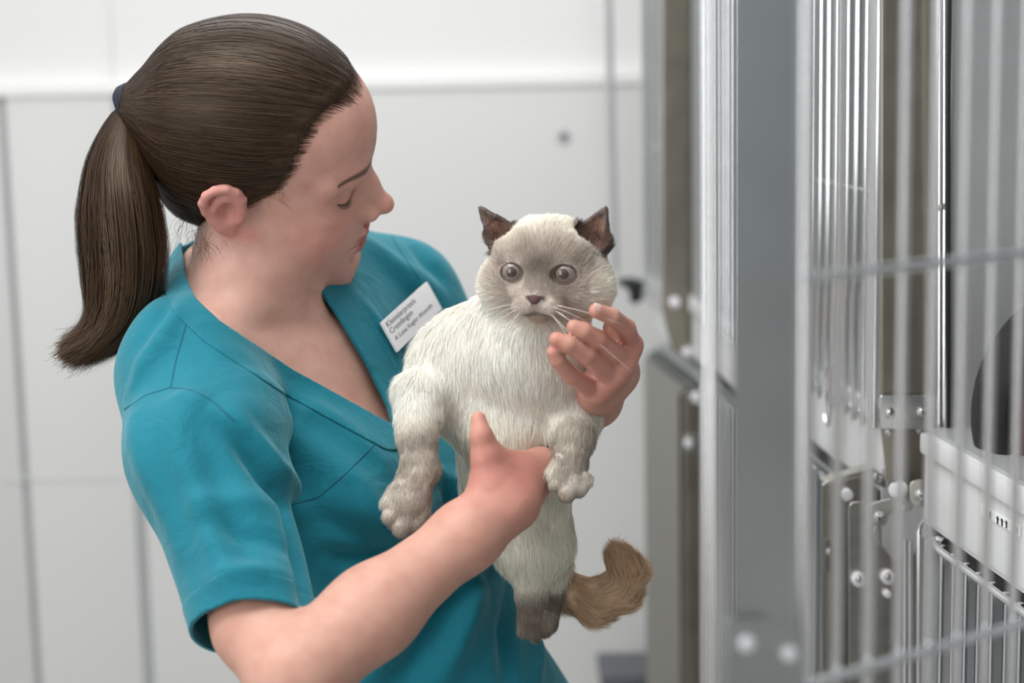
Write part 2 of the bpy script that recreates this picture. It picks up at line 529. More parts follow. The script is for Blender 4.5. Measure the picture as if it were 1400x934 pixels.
# ---- near upper cage, its door swung open towards the camera
c3 = cage(W(1.25, .26, 1.18), 'nearest upper cage with its barred door swung open and a dark den inside')
shell(c3, .78, 1.585, 1.262, ZT, .52, .0285); fascia(c3, .784, 1.583)
hr = rod('hinge_rod', [cross(1284, -300, 1.600), cross(1284, 612, 1.600)], .0030, c3); rod('hinge_rod', [cross(1291, -300, 1.600), cross(1291, 606, 1.600)], .0024, c3)
MB().tube([cross(1284, 622, 1.599) + CN * .0055 * math.cos(a) + np.array([0, 0, .0055 * math.sin(a)]) for a in np.linspace(0, 2 * math.pi, 20, endpoint=False)], .0020, 8, closed=True).build('hinge_eye', ROD, hr)
g0, g1 = cross(1296, -300, 1.5835), cross(1301, 612, 1.5835)
plate('door_seal', [(1295.5, -400), (1300.5, -400), (1299.5, 606), (1295, 600)], 1.577, BLACKR, c3, .003, 0)
screw('screw', 1285, 284, 1.594, .0024, c3, socket=False)
# sticker with arrows on the tray
sx = [front(1342, 688, .0095), front(1396, 719, .0095), front(1396, 735, .0095), front(1342, 703, .0095)]
stk = MB().prism(sx, -CN, .0006).build('sticker', simple('sticker white', (.86, .87, .86), .5), c3)
INK = simple('black print', (.02, .02, .022), .6)
def arrow(px, py, w=2.3, h=11):
    q = [(0, -h / 2), (w, -h / 2 + 4), (w * .45, -h / 2 + 4), (w * .45, h / 2), (-w * .45, h / 2), (-w * .45, -h / 2 + 4), (-w, -h / 2 + 4)]
    return [front(px + a, py + b + a * .58, .0088) for a, b in q]
mb = MB()
for x, y in ((1353.5, 704), (1364, 711), (1370, 714), (1376, 717)): mb.prism(arrow(x, y), -CN, .0002)
for dx in (-2.2, 1.6): mb.prism([front(1389 + dx, 720 + dx * .58, .0088), front(1389.8 + dx, 720.4 + dx * .58, .0088), front(1389.8 + dx, 728 + dx * .58, .0088), front(1389 + dx, 727.5 + dx * .58, .0088)], -CN, .0002)
mb.prism([front(1387, 723, .0088), front(1391.2, 725.4, .0088), front(1391.2, 726.4, .0088), front(1387, 724, .0088)], -CN, .0002)
mb.build('print', INK, stk, smooth=False)

# open door: plane turned out of the front, free edge nearest the camera
DU = nrm([1.487, 1, 0]); DN = np.array([DU[1], -DU[0], 0]); E0 = P(1101, 400, .85); E0[2] = 0
def dpt(s, z, n=0.0): return E0 + DU * s + DN * n + np.array([0, 0, z])
def on_door(px, py, n=0.0):
    d = ray(px, py); return CAM + d * (((E0 + DN * n - CAM) @ DN) / (d @ DN))
zt_, zb_ = 2.02, 1.20
fr = MB().tube([dpt(0, zb_), dpt(0, zt_)], .0050, 14)
s_end = .335
od = fr.build('open_door', ROD, c3)
rod('hinge_stile', [dpt(s_end, zb_), dpt(s_end, zt_)], .0042, od)
b0 = rod('bar', [dpt(.0225, zb_), dpt(.0225, zt_)], .0027, od, None, 14)
for i in range(2, 15):
    c = b0.copy(); c.location = Vector(DU * .0225 * (i - 1)); c.parent = od; COL.objects.link(c)
for y_ in (379, 936):
    z_ = on_door(1108, y_, .006)[2]
    rod('cross_wire', [dpt(-.005, z_, .006), dpt(s_end, z_, .006)], .0026, od, None, 12)
pl_ = [dpt(-.0465, zb_ - .1, -.001), dpt(-.0065, zb_ - .1, -.001), dpt(-.0065, zt_, -.001), dpt(-.0465, zt_, -.001)]
MB().prism(pl_, DN, .002).build('edge_plate', steel('door edge steel', (.42, .455, .465), .38, (3, 3, 4), .06), od, bevel=.0006)
rod('edge_rod', [dpt(-.0600, zb_ - .1), dpt(-.0600, zt_)], .0040, od, None, 12)
bk = MB().prism([on_door(986, 846, .003), on_door(1048, 843, .003), on_door(1096, 862, .003), on_door(1096, 1010, .003), on_door(986, 1010, .003)], DN, .0025).build('latch_bracket', steel('grey bracket steel', (.42, .46, .455), .42), od, bevel=.0006)
for x, y in ((1018, 879), (1076, 893)):
    MB().disc(on_door(x, y, .0052), DN, .0040, .004, 24, .0012).build('roller', NYLON, bk)

# dark den on the cage floor
dn = empty('pet_den', front(1480, 640, .08)); tag(dn, 'dark rounded pet den with a reddish lining on the open cage floor', 'den')
DC = cross(1497, 566, 1.485)
FD = Field(DC - .16, DC + .16, .004)
FD.ell(DC, (.106, .072, .118), None, .004); FD.ell(DC + [-.012, -.056, -.004], (.080, .050, .088), None, .012, '-')
me = FD.mesh('hood'); implicit_cut(me, lambda V: V[:, 2] - 1.2665); DENB = simple('black felt', (.012, .012, .015), .85, bump=.0008, bscale=300); link('hood', me, DENB, dn)
FD = Field(DC - .16, DC + .16, .004); FD.ell(DC + [-.010, -.012, -.012], (.078, .050, .078), None, .004)
me = FD.mesh('lining'); implicit_cut(me, lambda V: V[:, 2] - 1.2668); link('lining', me, simple('dark red lining', (.060, .014, .014), .9, noise=.4, scale=60, bump=.001, bscale=300), dn)

# ---- lower cages
c4 = cage(W(2.1, .26, ZB), 'lower steel cage in the middle row with a rounded door plate and slotted edge')
boxUNZ('plinth', (1.74, .03, 0), (2.42, .50, ZB - .001), BLACKR, c4); shell(c4, 1.72, 2.44, ZB, 1.160)
boxUNZ('dark_strip', (1.72, .012, 1.1605), (2.44, .05, 1.1755), BLACKR, c4)  # black box stands in for the shade in the gap under the tray
barred_door(c4, 1.80, 2.43, ZB + .02, 1.158, .80, .0)
dpl = plate('door_edge', [(1124, 1010), (1122.5, 670), (1124, 663), (1130, 659), (1185, 651), (1191, 654), (1193, 1010)], 1.700, SHEET, c4, .0016, .0005)
plate('top_flange', [(1126, 659), (1190, 640), (1192, 644), (1188, 653)], 1.702, SHEET, c4, .02, .0005)
plate('hinge_ear', [(1186, 641), (1192, 640), (1211, 652), (1212, 668), (1188, 660)], 1.680, SHEET, c4, .002, .0004)
for x, y in ((1197, 651.5), (1204.5, 655.5)): screw('screw', x, y, 1.6795, .0034, c4, socket=False)
roller(1156.5, 676, 1.700, .0062, c4)
# slot in the door edge with its screw
def oval(cx, cy, rx, ry, n=24):
    return [(cx + rx * math.cos(a), cy + (ry - rx) * (1 if math.sin(a) > 0 else -1) + rx * math.sin(a)) for a in np.linspace(0, 2 * math.pi, n, endpoint=False)]
sl = plate('slot', oval(1134, 760, 6.2, 24), 1.6995, BRACK, c4, .0006, 0); plate('slot_shade', oval(1134.6, 760.5, 4.8, 22.4), 1.6990, simple('recess shade', (.03, .03, .028), .8), sl, .0006, 0)  # dark plate laid on top stands in for the shade inside the slot
screw('screw', 1134.5, 754, 1.6985, .0030, sl, socket=False)
pc_ = plate('door_plate', [(1161, 1010), (1160, 696), (1161.5, 690), (1166, 687), (1198, 684), (1206, 700), (1206, 746), (1222, 766), (1234, 767), (1235, 1010)], 1.660, SHEET, c4, .0016, .0006)
roller(1174, 791.5, 1.660, .0074, pc_); roller(1213.5, 788.5, 1.660, .0072, pc_); roller(1212.5, 811, 1.660, .0040, pc_)
for x, y in ((1174, 791.5), (1213.5, 788.5)): screw('screw', x, y, 1.6538, .0026, pc_, socket=False)
plate('wire_clip', [(1194, 722), (1199, 720), (1204, 748), (1200, 744), (1194, 736)], 1.655, BRACK, pc_, .003, .0005)

la = empty('door_latch', cross(1215, 700, 1.60)); tag(la, 'bent steel latch arm with one socket screw below the near post', 'latch')
plate('arm', [(1185.5, 693), (1188.5, 689), (1238, 677), (1244, 682), (1248.5, 695), (1244, 699), (1218.5, 702.5), (1214, 706), (1212, 717), (1204, 721.5), (1188.5, 717), (1185.5, 710.5)], 1.600, SHEET, la, .0025, .0006)
screw('screw', 1200.5, 707.5, 1.600, .0045, la); roller(1233.5, 694.5, 1.600, .0026, la, .001)
lb = empty('roller_catch', cross(1275, 678, 1.588)); tag(lb, 'steel latch catch with a white nylon roller, right of the latch arm', 'latch')
plate('catch', [(1243.5, 665), (1247, 659), (1256, 656), (1267, 655.5), (1274, 671.5), (1309.5, 671), (1309.5, 697), (1250, 692.5), (1244, 685)], 1.588, SHEET, lb, .0025, .0006)
plate('flange', [(1268, 656), (1281, 656.5), (1308, 669.5), (1308, 671.5), (1275, 672)], 1.591, SHEET, lb, .012, .0005)
screw('screw', 1258.5, 677, 1.588, .0044, lb); screw('screw', 1294.5, 680, 1.588, .0026, lb, socket=False)
c = cross(1233, 668, 1.600); MB().disc(c, CN * -1 + CU * -.6, .0068, .012, 24, .002).build('roller', NYLON, lb)

c5 = cage(W(1.25, .26, ZB), 'nearest lower cage with a hooped steel rail and upright bars')
boxUNZ('plinth', (.80, .03, 0), (1.57, .50, ZB - .001), BLACKR, c5); shell(c5, .78, 1.585, ZB, 1.160)
boxUNZ('dark_strip', (.78, .014, 1.1605), (1.585, .05, 1.1745), BLACKR, c5)  # same black filler, shade of the gap put in as a solid strip
r0_, r1_ = front(1283, 747), front(1396, 835)
zr = (r0_[2] + r1_[2]) / 2; u_ = lambda p: (p - CO) @ CU
ur = u_(r0_)
rail = [W(ur + .012, .010, zr + .001), W(ur + .022, .008, zr + .001), W(ur + .022, .002, zr + .001), W(ur + .010, -.002, zr + .001), W(ur - .01, -.002, zr), W(.80, -.002, zr)]
d5 = MB().tube(rail, .0034, 12).build('door', ROD, c5)
rod('bottom_rail', [W(ur + .006, -.002, ZB + .03), W(.80, -.002, ZB + .03)], .0034, d5)
b0 = rod('bar', [W(ur - .004, .002, ZB + .02), W(ur - .004, .002, zr + .003)], .0027, d5)
for i in range(1, 24):
    u = -.0285 * i
    c = b0.copy(); c.location = Vector(CU * u); c.parent = d5; COL.objects.link(c)
rod('hoop', [*[cross(x_, y_, 1.593) for x_, y_ in ((1256.5, 1010), (1256.5, 726), (1258.5, 717), (1263, 712.5), (1268, 717), (1270.5, 727), (1270.5, 1010))]], .0026, c5)
for x, y in ((1237, 737), (1244.5, 739)): rod('bar', [cross(x, 1010, 1.62), cross(x, y, 1.62)], .0026, c5)

c6 = cage(W(2.7, .26, ZB), 'far lower cage with a ribbed door under the white tray')
boxUNZ('plinth', (2.48, .03, 0), (2.81, .50, ZB - .001), BLACKR, c6); shell(c6, 2.46, 2.83, ZB, 1.150)
boxUNZ('dark_strip', (2.50, -.002, 1.128), (2.815, .03, 1.142), simple('grey channel', (.16, .17, .16), .5, .6), c6)
RIB = steel('dull ribbed steel', (.34, .335, .31), .42)
d6 = MB().tube([W(2.52, -.006, 1.128), W(2.81, -.006, 1.128)], .006, 10).build('door', RIB, c6)
for i in range(9):
    u = 2.80 - i * .029
    rod('bar', [W(u, -.006, ZB), W(u, -.006, 1.126)], .0062, d6, RIB)
dp6 = plate('door_edge', [(934, 1000), (935, 545), (938, 538), (972, 530), (975, 1000)], 2.50, OLIVE, c6, .003, .0008)
roller(953, 543, 2.498, .0088, dp6, .008)
bk6 = plate('latch', [(936, 597), (976, 592), (976, 620), (936, 620)], 2.494, SHEET, dp6, .003, .0006)
roller(941, 606, 2.493, .0062, bk6, .005); roller(969, 606, 2.493, .0062, bk6, .005)
plate('hook', [(945, 470), (965, 480), (978, 490), (975, 497), (950, 490), (940, 480)], 2.557, SHEET, p2, .004, .001)

# ---- black lever, hanging rod, dark bin
lv = empty('latch_lever', P(868, 395, 2.84)); tag(lv, 'black lever handle on the far cage, right of the cat', 'lever')
BLK = simple('black plastic', (.016, .018, .021), .5)
F_ = Field(P(868, 395, 2.84) - .07, P(868, 395, 2.84) + .07, .002)
F_.chain([P(848, 385, 2.82), P(862, 388, 2.82), P(875, 396, 2.83)], [.006, .010, .016], .004); F_.chain([P(872, 396, 2.83), P(868, 408, 2.83)], [.012, .009], .008)
link('grip', F_.mesh('grip'), BLK, lv)
MB().tube([P(878, 395, 2.83), P(905, 400, 2.80)], .006, 12).build('spindle', SHEET, lv)
hg = MB().tube([P(829, -150, 3.05), P(836, 200, 3.05), P(841, 372, 3.05)], .0068, 12).build('hanging_rod', simple('grey enamel', (.42, .44, .44), .45), None)
tag(hg, 'thin grey rod hanging before the wall behind the cat\'s ear', 'rod')
bn = empty('waste_bin', P(856, 990, 2.95) * [1, 1, 0]); tag(bn, 'dark grey bin top at the foot of the far cage', 'bin')
bt = P(856, 918, 2.95); BING = simple('dark grey plastic', (.10, .105, .12), .5)
MB().box((bt[0] - .042, bt[1] - .02, 0), (bt[0] + .042, bt[1] + .10, bt[2] - .02), None, .012).build('body', BING, bn)
MB().box((bt[0] - .047, bt[1] - .025, bt[2] - .022), (bt[0] + .047, bt[1] + .105, bt[2]), None, .006).build('lid', BING, bn)
# ================================================================== PERSON
# skeleton (metres)
SR, SL = P(257, 512, 1.41), P(546, 404, 1.69)
MID = (SR + SL) / 2 + np.array([-0.02, 0.01, 0.0])
HIP = P(545, 985, 1.54)
T_L = nrm(SL - SR)
T_U = nrm(MID - HIP); T_U = nrm(T_U - T_L * (T_U @ T_L) * 0.6)
T_F = nrm(np.cross(T_L, T_U)); T_L2 = np.cross(T_U, T_F)
TR = np.stack([T_F, T_L2, T_U], 1)          # torso axes: forward, left, up
def TP(f, l, u): return MID + TR @ np.array([f, l, u])

H_R = rot_euler(math.radians(0.5), math.radians(12.5), math.radians(33))
H_T = np.array([-0.216, 1.50, 1.523]); H_S = 0.965
def HP(x, y, z): return H_T + H_S * (H_R @ np.array([x, y, z]))
def head_local(V): return ((np.asarray(V) - H_T) @ H_R) / H_S

ELB, WRI = P(404, 922, 1.205), P(693, 688, 1.31)
LELB, LWRI = P(714, 668, 1.70), P(812, 546, 1.420)

def torso(F, e):
    """rib cage, bust, waist, shoulders; e swells it (cloth over skin)"""
    F.ell(TP(-.005, 0, -.12), np.array([.098, .142, .17]) + e, TR, .02)
    F.ell(TP(.0, 0, -.03), np.array([.072, .12, .075]) + e, TR, .04)
    for s in (-1, 1):
        F.ell(TP(.062, s * .072, -.165), np.array([.062, .072, .07]) + e, TR, .06)
    F.ell(TP(0, 0, -.34), np.array([.100, .128, .20]) + e, TR, .06)
    F.ell(TP(-.005, 0, -.52), np.array([.120, .158, .16]) + e, TR, .06)
    nb = TP(-.035, 0, .045)
    F.chain([nb, (nb + SR) / 2 + .004 * T_U, SR], [.046 + e, .046 + e, .047 + e], .05, kk=.02)
    F.chain([nb, (nb + SL) / 2 + .018 * T_U, SL], [.046 + e, .046 + e, .047 + e], .05, kk=.02)

def hand(F, wrist, pts, palm_r, k=.006):
    """pts: dict finger -> list of joints (first = knuckle), radii"""
    for nm, (jo, ra) in pts.items():
        F.chain([np.asarray(j) for j in jo], ra, .0015, kk=.002)

def build_body():
    F = Field((-.37, 1.12, .99), (.14, 1.86, 1.76), .0023)
    torso(F, -.004)
    # ---- neck
    nb = TP(-.03, .0, .03)
    F.chain([HP(.004, 0, -.025), P(346, 362, 1.50), nb, nb - .05 * T_U], [.046, .047, .056, .075], .025, kk=.02)
    # sternomastoid and collar bones
    F.chain([HP(-.012, -.052, -.035), TP(.05, -.022, .022)], [.012, .010], .02)
    F.chain([HP(-.012, .052, -.035), TP(.05, .022, .022)], [.012, .010], .02)
    F.chain([TP(.055, -.022, .012), TP(.045, -.08, .035), SR + .02 * T_U], [.010, .009, .01], .018)
    F.chain([TP(.055, .022, .012), TP(.045, .08, .035), SL + .02 * T_U], [.010, .009, .01], .018)
    F.ell(TP(.075, 0, .022), (.012, .011, .014), TR, .02, '-')
    # ---- arms
    F.chain([SR, SR * .55 + P(330, 775, 1.265) * .45, P(350, 858, 1.238), ELB], [.043, .036, .0305, .0350], .02, kk=.012)
    F.chain([ELB, ELB * .65 + WRI * .35, WRI * .8 + ELB * .2, WRI], [.0355, .0310, .0238, .0208], .009, kk=.02)
    F.chain([SL, SL * .5 + LELB * .5, LELB], [.045, .040, .036], .03, kk=.02)
    F.chain([LELB, LELB * .65 + LWRI * .35, LWRI], [.034, .030, .0195], .015, kk=.02)
    # ---- right hand: palm under the cat's chest, thumb up the front
    pr = P(718, 655, 1.325); kn = [P(739, 637, 1.354), P(742, 643, 1.366), P(738, 650, 1.378), P(730, 657, 1.390)]
    th0 = P(672, 660, 1.308)
    F.chain([WRI, th0], [.021, .0165], .015)
    for q, kp in enumerate(kn):
        F.chain([WRI + (kp - pr) * .25, kp], [.0165, .0115], .012)
    F.chain([P(680, 668, 1.312), P(664, 625, 1.305), P(658, 596, 1.305), P(654, 573, 1.31)], [.0160, .0105, .0082, .0060], .010, kk=.004)
    F.chain([P(672, 620, 1.314), P(708, 644, 1.330), kn[0]], [.006, .0105, .0098], .018)
    for q, kp in enumerate(kn):
        d = nrm(P(790, 590, 1.47) - kp); up_ = np.array([0, 0, 1.0])
        F.chain([kp, kp + d * .032, kp + d * .05 + up_ * .014, kp + d * .056 + up_ * .03], [.0098, .0088, .008, .007], .005, kk=.004)
    # ---- left hand round the cat's cheek, back of the hand to the camera
    fing = {
        'index': ([P(862, 472, 1.352), P(856, 449, 1.334), P(837, 433, 1.317), P(815, 425, 1.309)], [.0090, .0074, .0066, .0057]),
        'middle': ([P(852, 494, 1.342), P(817, 464, 1.317), P(798, 453, 1.310), P(785, 447, 1.309)], [.0090, .0074, .0067, .0058]),
        'ring': ([P(836, 516, 1.340), P(802, 486, 1.314), P(777, 471, 1.305), P(761, 464, 1.305)], [.0088, .0073, .0067, .0058]),
        'little': ([P(814, 535, 1.348), P(781, 514, 1.323), P(762, 492, 1.310), P(757, 481, 1.307)], [.0082, .0066, .0060, .0053]),
    }
    for nm, (jo, ra) in fing.items():
        F.chain([LWRI, LWRI * .45 + jo[0] * .55, jo[0]], [.0175, .0135, .0105], .012, kk=.01)
    hand(F, LWRI, fing, .01)
    F.chain([LWRI + np.array([.004, .0, .012]), P(852, 510, 1.385), P(852, 468, 1.392), P(836, 448, 1.385)], [.015, .011, .0085, .007], .012, kk=.004)   # thumb behind the cheek

    # ---- head
    def he(c, r, k=.01, mode='+', R=None):
        F.ell(HP(*c), np.array(r) * H_S, H_R if R is None else H_R @ R, k * H_S, mode)
    def hc(pts, rad, k=.01, mode='+', kk=None):
        F.chain([HP(*p) for p in pts], [r * H_S for r in rad], k * H_S, mode, kk)
    he((.000, 0, .052), (.092, .072, .078), .01)
    he((.035, 0, .050), (.066, .062, .064), .02)
    he((.044, 0, -.014), (.050, .057, .068), .03)
    he((.050, 0, -.056), (.041, .043, .045), .03)
    for s in (-1, 1):
        hc([(.002, s * .056, -.015), (.012, s * .052, -.055), (.050, s * .032, -.084), (.078, s * .010, -.090)], [.014, .0150, .0150, .0150], .022, kk=.014)
        he((.058, s * .037, -.022), (.028, .026, .030), .030)          # cheek
    he((.0800, 0, -.088), (.0200, .022, .0190), .016)                    # chin
    he((.070, 0, -.056), (.031, .034, .034), .02)                       # mouth region
    # eye sockets, brow
    for s in (-1, 1):
        he((.1015, s * .036, .013), (.0175, .0175, .012), .016, '-')
        hc([(.086, s * .012, .031), (.086, s * .026, .034), (.072, s * .050, .031)], [.0065, .007, .0075], .016)
        he((.0765, s * .0335, .0130), (.0140, .0150, .0138), .004)      # lidded eye
        hc([(.0875, s * .019, .0195), (.0885, s * .033, .0225), (.0785, s * .047, .0185)], [.0018, .0024, .002], .005)  # fold of the upper lid
    # nose
    he((.094, 0, -.012), (.016, .0135, .020), .012)
    hc([(.086, 0, .022), (.1005, 0, .004), (.1155, 0, -.0135)], [.0070, .0068, .0078], .012, kk=.01)
    he((.1175, 0, -.0165), (.0098, .0092, .0085), .006)
    for s in (-1, 1):
        he((.1055, s * .0115, -.0225), (.0098, .0068, .0075), .006)
        he((.1105, s * .0060, -.0295), (.0045, .0028, .003), .003, '-')
    # lips
    hc([(.0900, -.0265, -.0525), (.1025, -.009, -.0493), (.1035, 0, -.0505), (.1025, .009, -.0493), (.0900, .0265, -.0525)], [.0028, .0047, .0046, .0047, .0028], .005, kk=.003)
    hc([(.0915, -.0240, -.0565), (.1005, -.008, -.0625), (.1010, .0, -.0630), (.1005, .008, -.0625), (.0915, .0240, -.0565)], [.0028, .0050, .0054, .0050, .0028], .005, kk=.003)
    hc([(.0890, -.0305, -.0510), (.1035, -.012, -.0557), (.1055, 0, -.0563), (.1035, .012, -.0557), (.0890, .0305, -.0510)], [.0014] * 5, .003, '-')
    hc([(.1035, 0, -.0345), (.1060, 0, -.0445)], [.002, .0024], .006, '-')
    he((.0975, 0, -.0730), (.006, .016, .004), .010, '-')
    # ears
    for s in (-1, 1):
        Y0 = s * .071
        def ep(x, z, o): return (x - .004, Y0 + s * o, z * .80 + .001)
        Re = np.array([[math.cos(.25), -s * math.sin(.45), 0], [s * math.sin(.45) * 0, 1, 0], [0, 0, 1]]); Re = np.linalg.qr(Re)[0]; Re = Re * np.sign(np.diag(Re))[None, :]
        he((-.010, Y0 + s * .0040, .006), (.0175, .0070, .027), .006, '+', Re)
        hc([ep(.009, .010, .001), ep(.009, .024, .005), ep(.004, .033, .008), ep(-.005, .0365, .0105), ep(-.014, .034, .013), ep(-.021, .026, .014), ep(-.0235, .015, .014), ep(-.021, .003, .012), ep(-.015, -.009, .009), ep(-.008, -.019, .006), ep(.000, -.025, .003)],
           [.0030, .0034, .0036, .0037, .0038, .0038, .0038, .0038, .0042, .0056, .0058], .003, kk=.004)
        hc([ep(-.002, .026, .0085), ep(-.011, .018, .010), ep(-.013, .006, .010), ep(-.009, -.007, .0075), ep(.000, -.012, .005)], [.0022, .0030, .0032, .0030, .003], .004, kk=.003)
        he(ep(-.002, .004, .0112), (.0085, .0090, .0105), .003, '-')
        hc([ep(.009, .006, .004), ep(.008, -.004, .005)], [.0042, .0042], .004)
    return F

BF = build_body()
body_me = BF.mesh('person')
V = verts_np(body_me); HL = head_local(V)
def gl(c, r, pts=None):
    q = (HL - np.array(c)) / np.array(r)
    return np.exp(-(q * q).sum(1))
# finer mesh on the face and ear, pulled back onto the modelled surface
m_face = ((HL[:, 0] > .03) & (HL[:, 2] < .075) & (HL[:, 2] > -.13) & (HL[:, 1] < .03)) | ((np.abs(HL[:, 0]) < .05) & (HL[:, 1] < -.055) & (np.abs(HL[:, 2]) < .05))
m_hand = np.linalg.norm(V - P(815, 485, 1.33), axis=1) < .06
subdivide_where(body_me, m_face | m_hand)
V = verts_np(body_me); V = BF.snap(V, 2); set_verts(body_me, V)
HL = head_local(V)
m_fine = (HL[:, 0] > .06) & (HL[:, 1] < .03) & (HL[:, 1] > -.055) & ((np.abs(HL[:, 2] + .056) < .014) | (np.abs(HL[:, 2] - .022) < .024))
subdivide_where(body_me, m_fine); V = BF.snap(verts_np(body_me), 1); set_verts(body_me, V); HL = head_local(V)
laplace(body_me, 16, .5, ((np.abs(HL[:, 0]) < .045) & (HL[:, 1] < -.066) & (np.abs(HL[:, 2]) < .045)).astype(float))
V = verts_np(body_me); HL = head_local(V)
# skin colour: pale pink-beige with rosier cheeks, ears, nose, lips, knuckles
base = np.array([.645, .395, .322]); rosy = np.array([.63, .270, .232]); lip = np.array([.42, .135, .125]); browc = np.array([.075, .040, .028])
C_ = np.tile(base, (len(V), 1))
def mixc(C_, w, c): return C_ * (1 - w[:, None]) + w[:, None] * np.asarray(c)
w = .55 * gl((.075, -.045, -.022), (.035, .03, .026)) + .55 * gl((.122, 0, -.018), (.02, .016, .018)) + .25 * gl((.09, -.02, -.09), (.025, .03, .02)) + .35 * gl((.08, -.02, .06), (.06, .07, .05)) + .25 * gl((.06, -.05, -.02), (.06, .04, .07))
earw = np.clip((-.068 - HL[:, 1]) / .008, 0, 1) * np.clip((.036 - np.abs(HL[:, 0] + .008)) / .008, 0, 1) * np.clip((.036 - np.abs(HL[:, 2] - .006)) / .008, 0, 1)
w = np.clip(w + .75 * earw, 0, 1)
C_ = mixc(C_, w, rosy)
lw = np.clip(gl((.101, 0, -.0495), (.018, .021, .0042)) * 1.5 + gl((.100, 0, -.0615), (.018, .020, .0048)) * 1.6, 0, 1) * (HL[:, 0] > .082)
lw = np.clip((lw - .35) * 2.2, 0, .9)
C_ = mixc(C_, lw, lip)
ml = -.0558 + 3.6 * np.maximum(np.abs(HL[:, 1]) - .010, 0) ** 2 * 3
dk = np.clip(1.3 - np.abs(HL[:, 2] - ml) / .0010, 0, 1) * (np.abs(HL[:, 1]) < .029) * (HL[:, 0] > .080) * (HL[:, 0] < .13)
C_ = mixc(C_, dk * .7, [.17, .055, .05])
# eyebrow: narrow tapering band above each eye
t = (np.abs(HL[:, 1]) - .013) / .042
bz = .0345 + .006 * np.sin(np.clip(t, 0, 1) * math.pi * .75) - .004 * np.clip(t, 0, 1)
bw = .0042 * (1 - .6 * np.clip(t, 0, 1))
br = np.clip(1.5 - np.abs(HL[:, 2] - bz) / bw, 0, 1) * (t > -.02) * (t < 1.0) * (HL[:, 0] > .05) * (HL[:, 0] < .13)
C_ = mixc(C_, br * .85, browc)
# lid line and the darker corner of the lowered eye
ly = np.abs(HL[:, 1]); lz = .0060 + .0042 * ((ly - .0335) / .014) ** 2
la = np.clip(1.4 - np.abs(HL[:, 2] - lz) / .0011, 0, 1) * (np.abs(ly - .0335) < .0150) * (HL[:, 0] > .065) * (HL[:, 0] < .13)
C_ = mixc(C_, la * .92, [.035, .02, .017])
sh = np.exp(-((ly - .0335) / .016) ** 2 - ((HL[:, 2] - .0105) / .008) ** 2) * (HL[:, 0] > .065)
C_ = mixc(C_, .40 * sh, [.40, .20, .165])
for kp, r in [((866, 470, 1.352), .012), ((861, 443, 1.335), .010), ((820, 463, 1.317), .010), ((806, 486, 1.317), .010), ((784, 511, 1.325), .010), ((856, 494, 1.342), .012), ((841, 516, 1.342), .012), ((808, 420, 1.309), .009), ((757, 463, 1.305), .009), ((754, 476, 1.306), .008), ((664, 630, 1.30), .03), ((720, 650, 1.31), .03)]:
    d = np.linalg.norm(V - P(*kp), axis=1)
    C_ = mixc(C_, .55 * np.exp(-(d / r) ** 2), rosy)
hd = np.minimum(np.linalg.norm(V - P(830, 500, 1.34), axis=1), np.linalg.norm(V - P(690, 650, 1.32), axis=1))
C_ = mixc(C_, .45 * np.exp(-(hd / .06) ** 2), rosy)
arm = np.clip((np.linalg.norm(HL - np.array([.0, 0, .0]), axis=1) - .17) / .08, 0, 1)[:, None]      # arms a little more tanned than the face
C_ = C_ * (1 - arm) + C_ * np.array([.90, .83, .78]) * arm
vcol(body_me, 'skin', C_)

m, nt, b = new_mat('skin')
at = node(nt, 'ShaderNodeAttribute', attribute_name='skin')
tc = node(nt, 'ShaderNodeTexCoord')
nz = node(nt, 'ShaderNodeTexNoise', Scale=60.0, Detail=5.0)
nt.links.new(tc.outputs['Object'], nz.inputs['Vector'])
hsv = node(nt, 'ShaderNodeMix', data_type='RGBA', blend_type='MULTIPLY'); hsv.inputs[0].default_value = 1.0
rp = node(nt, 'ShaderNodeValToRGB'); rp.color_ramp.elements[0].color = (.90, .84, .82, 1); rp.color_ramp.elements[1].color = (1.0, 1.0, 1.0, 1); rp.color_ramp.elements[0].position = .3; rp.color_ramp.elements[1].position = .62
nt.links.new(nz.outputs['Fac'], rp.inputs['Fac']); nt.links.new(at.outputs['Color'], hsv.inputs[6]); nt.links.new(rp.outputs['Color'], hsv.inputs[7])
nt.links.new(hsv.outputs[2], b.inputs['Base Color'])
n2 = node(nt, 'ShaderNodeTexNoise', Scale=900.0, Detail=2.0); nt.links.new(tc.outputs['Object'], n2.inputs['Vector'])
bp = node(nt, 'ShaderNodeBump', Strength=.5, Distance=.0002); nt.links.new(n2.outputs['Fac'], bp.inputs['Height']); nt.links.new(bp.outputs['Normal'], b.inputs['Normal'])
b.inputs['Roughness'].default_value = .48; b.inputs['Specular IOR Level'].default_value = .35
b.inputs['Subsurface Weight'].default_value = .25; b.inputs['Subsurface Radius'].default_value = (.010, .004, .002); b.inputs['Subsurface Scale'].default_value = .6
SKIN = m

person = link('person', body_me, SKIN)
tag(person, 'woman in teal scrubs with a brown ponytail, looking down at the cat she holds', 'person')

# lashes of the lowered lid
def surf(x0, y, z):
    p0 = HP(.14, y, z); d = nrm(HP(0, y, z) - p0)
    h = bt_.ray_cast(Vector(p0), Vector(d)); return np.array(h[0]) if h[0] is not None else HP(x0, y, z)
bt_ = BVHTree.FromPolygons([tuple(v) for v in verts_np(body_me)], [tuple(p.vertices) for p in body_me.polygons])
LASH = simple('dark lash', (.015, .009, .007), .6)
for s_ in (-1, 1):
    mb = MB()
    for q in np.linspace(-1, 1, 26):
        y = s_ * (.0335 + .0140 * q); p = surf(.09, y, .0055 + .0042 * q * q)
        dr = H_R @ nrm([.75, s_ * .35 * q + s_ * .15, -.55]); up_ = H_R @ np.array([0, 0, 1.0])
        mb.tube([p - dr * .0005, p + dr * .0030, p + dr * .0052 + up_ * .0008], [.00028, .0002, .00006], 5)
    mb.build('eyelashes', LASH, person)
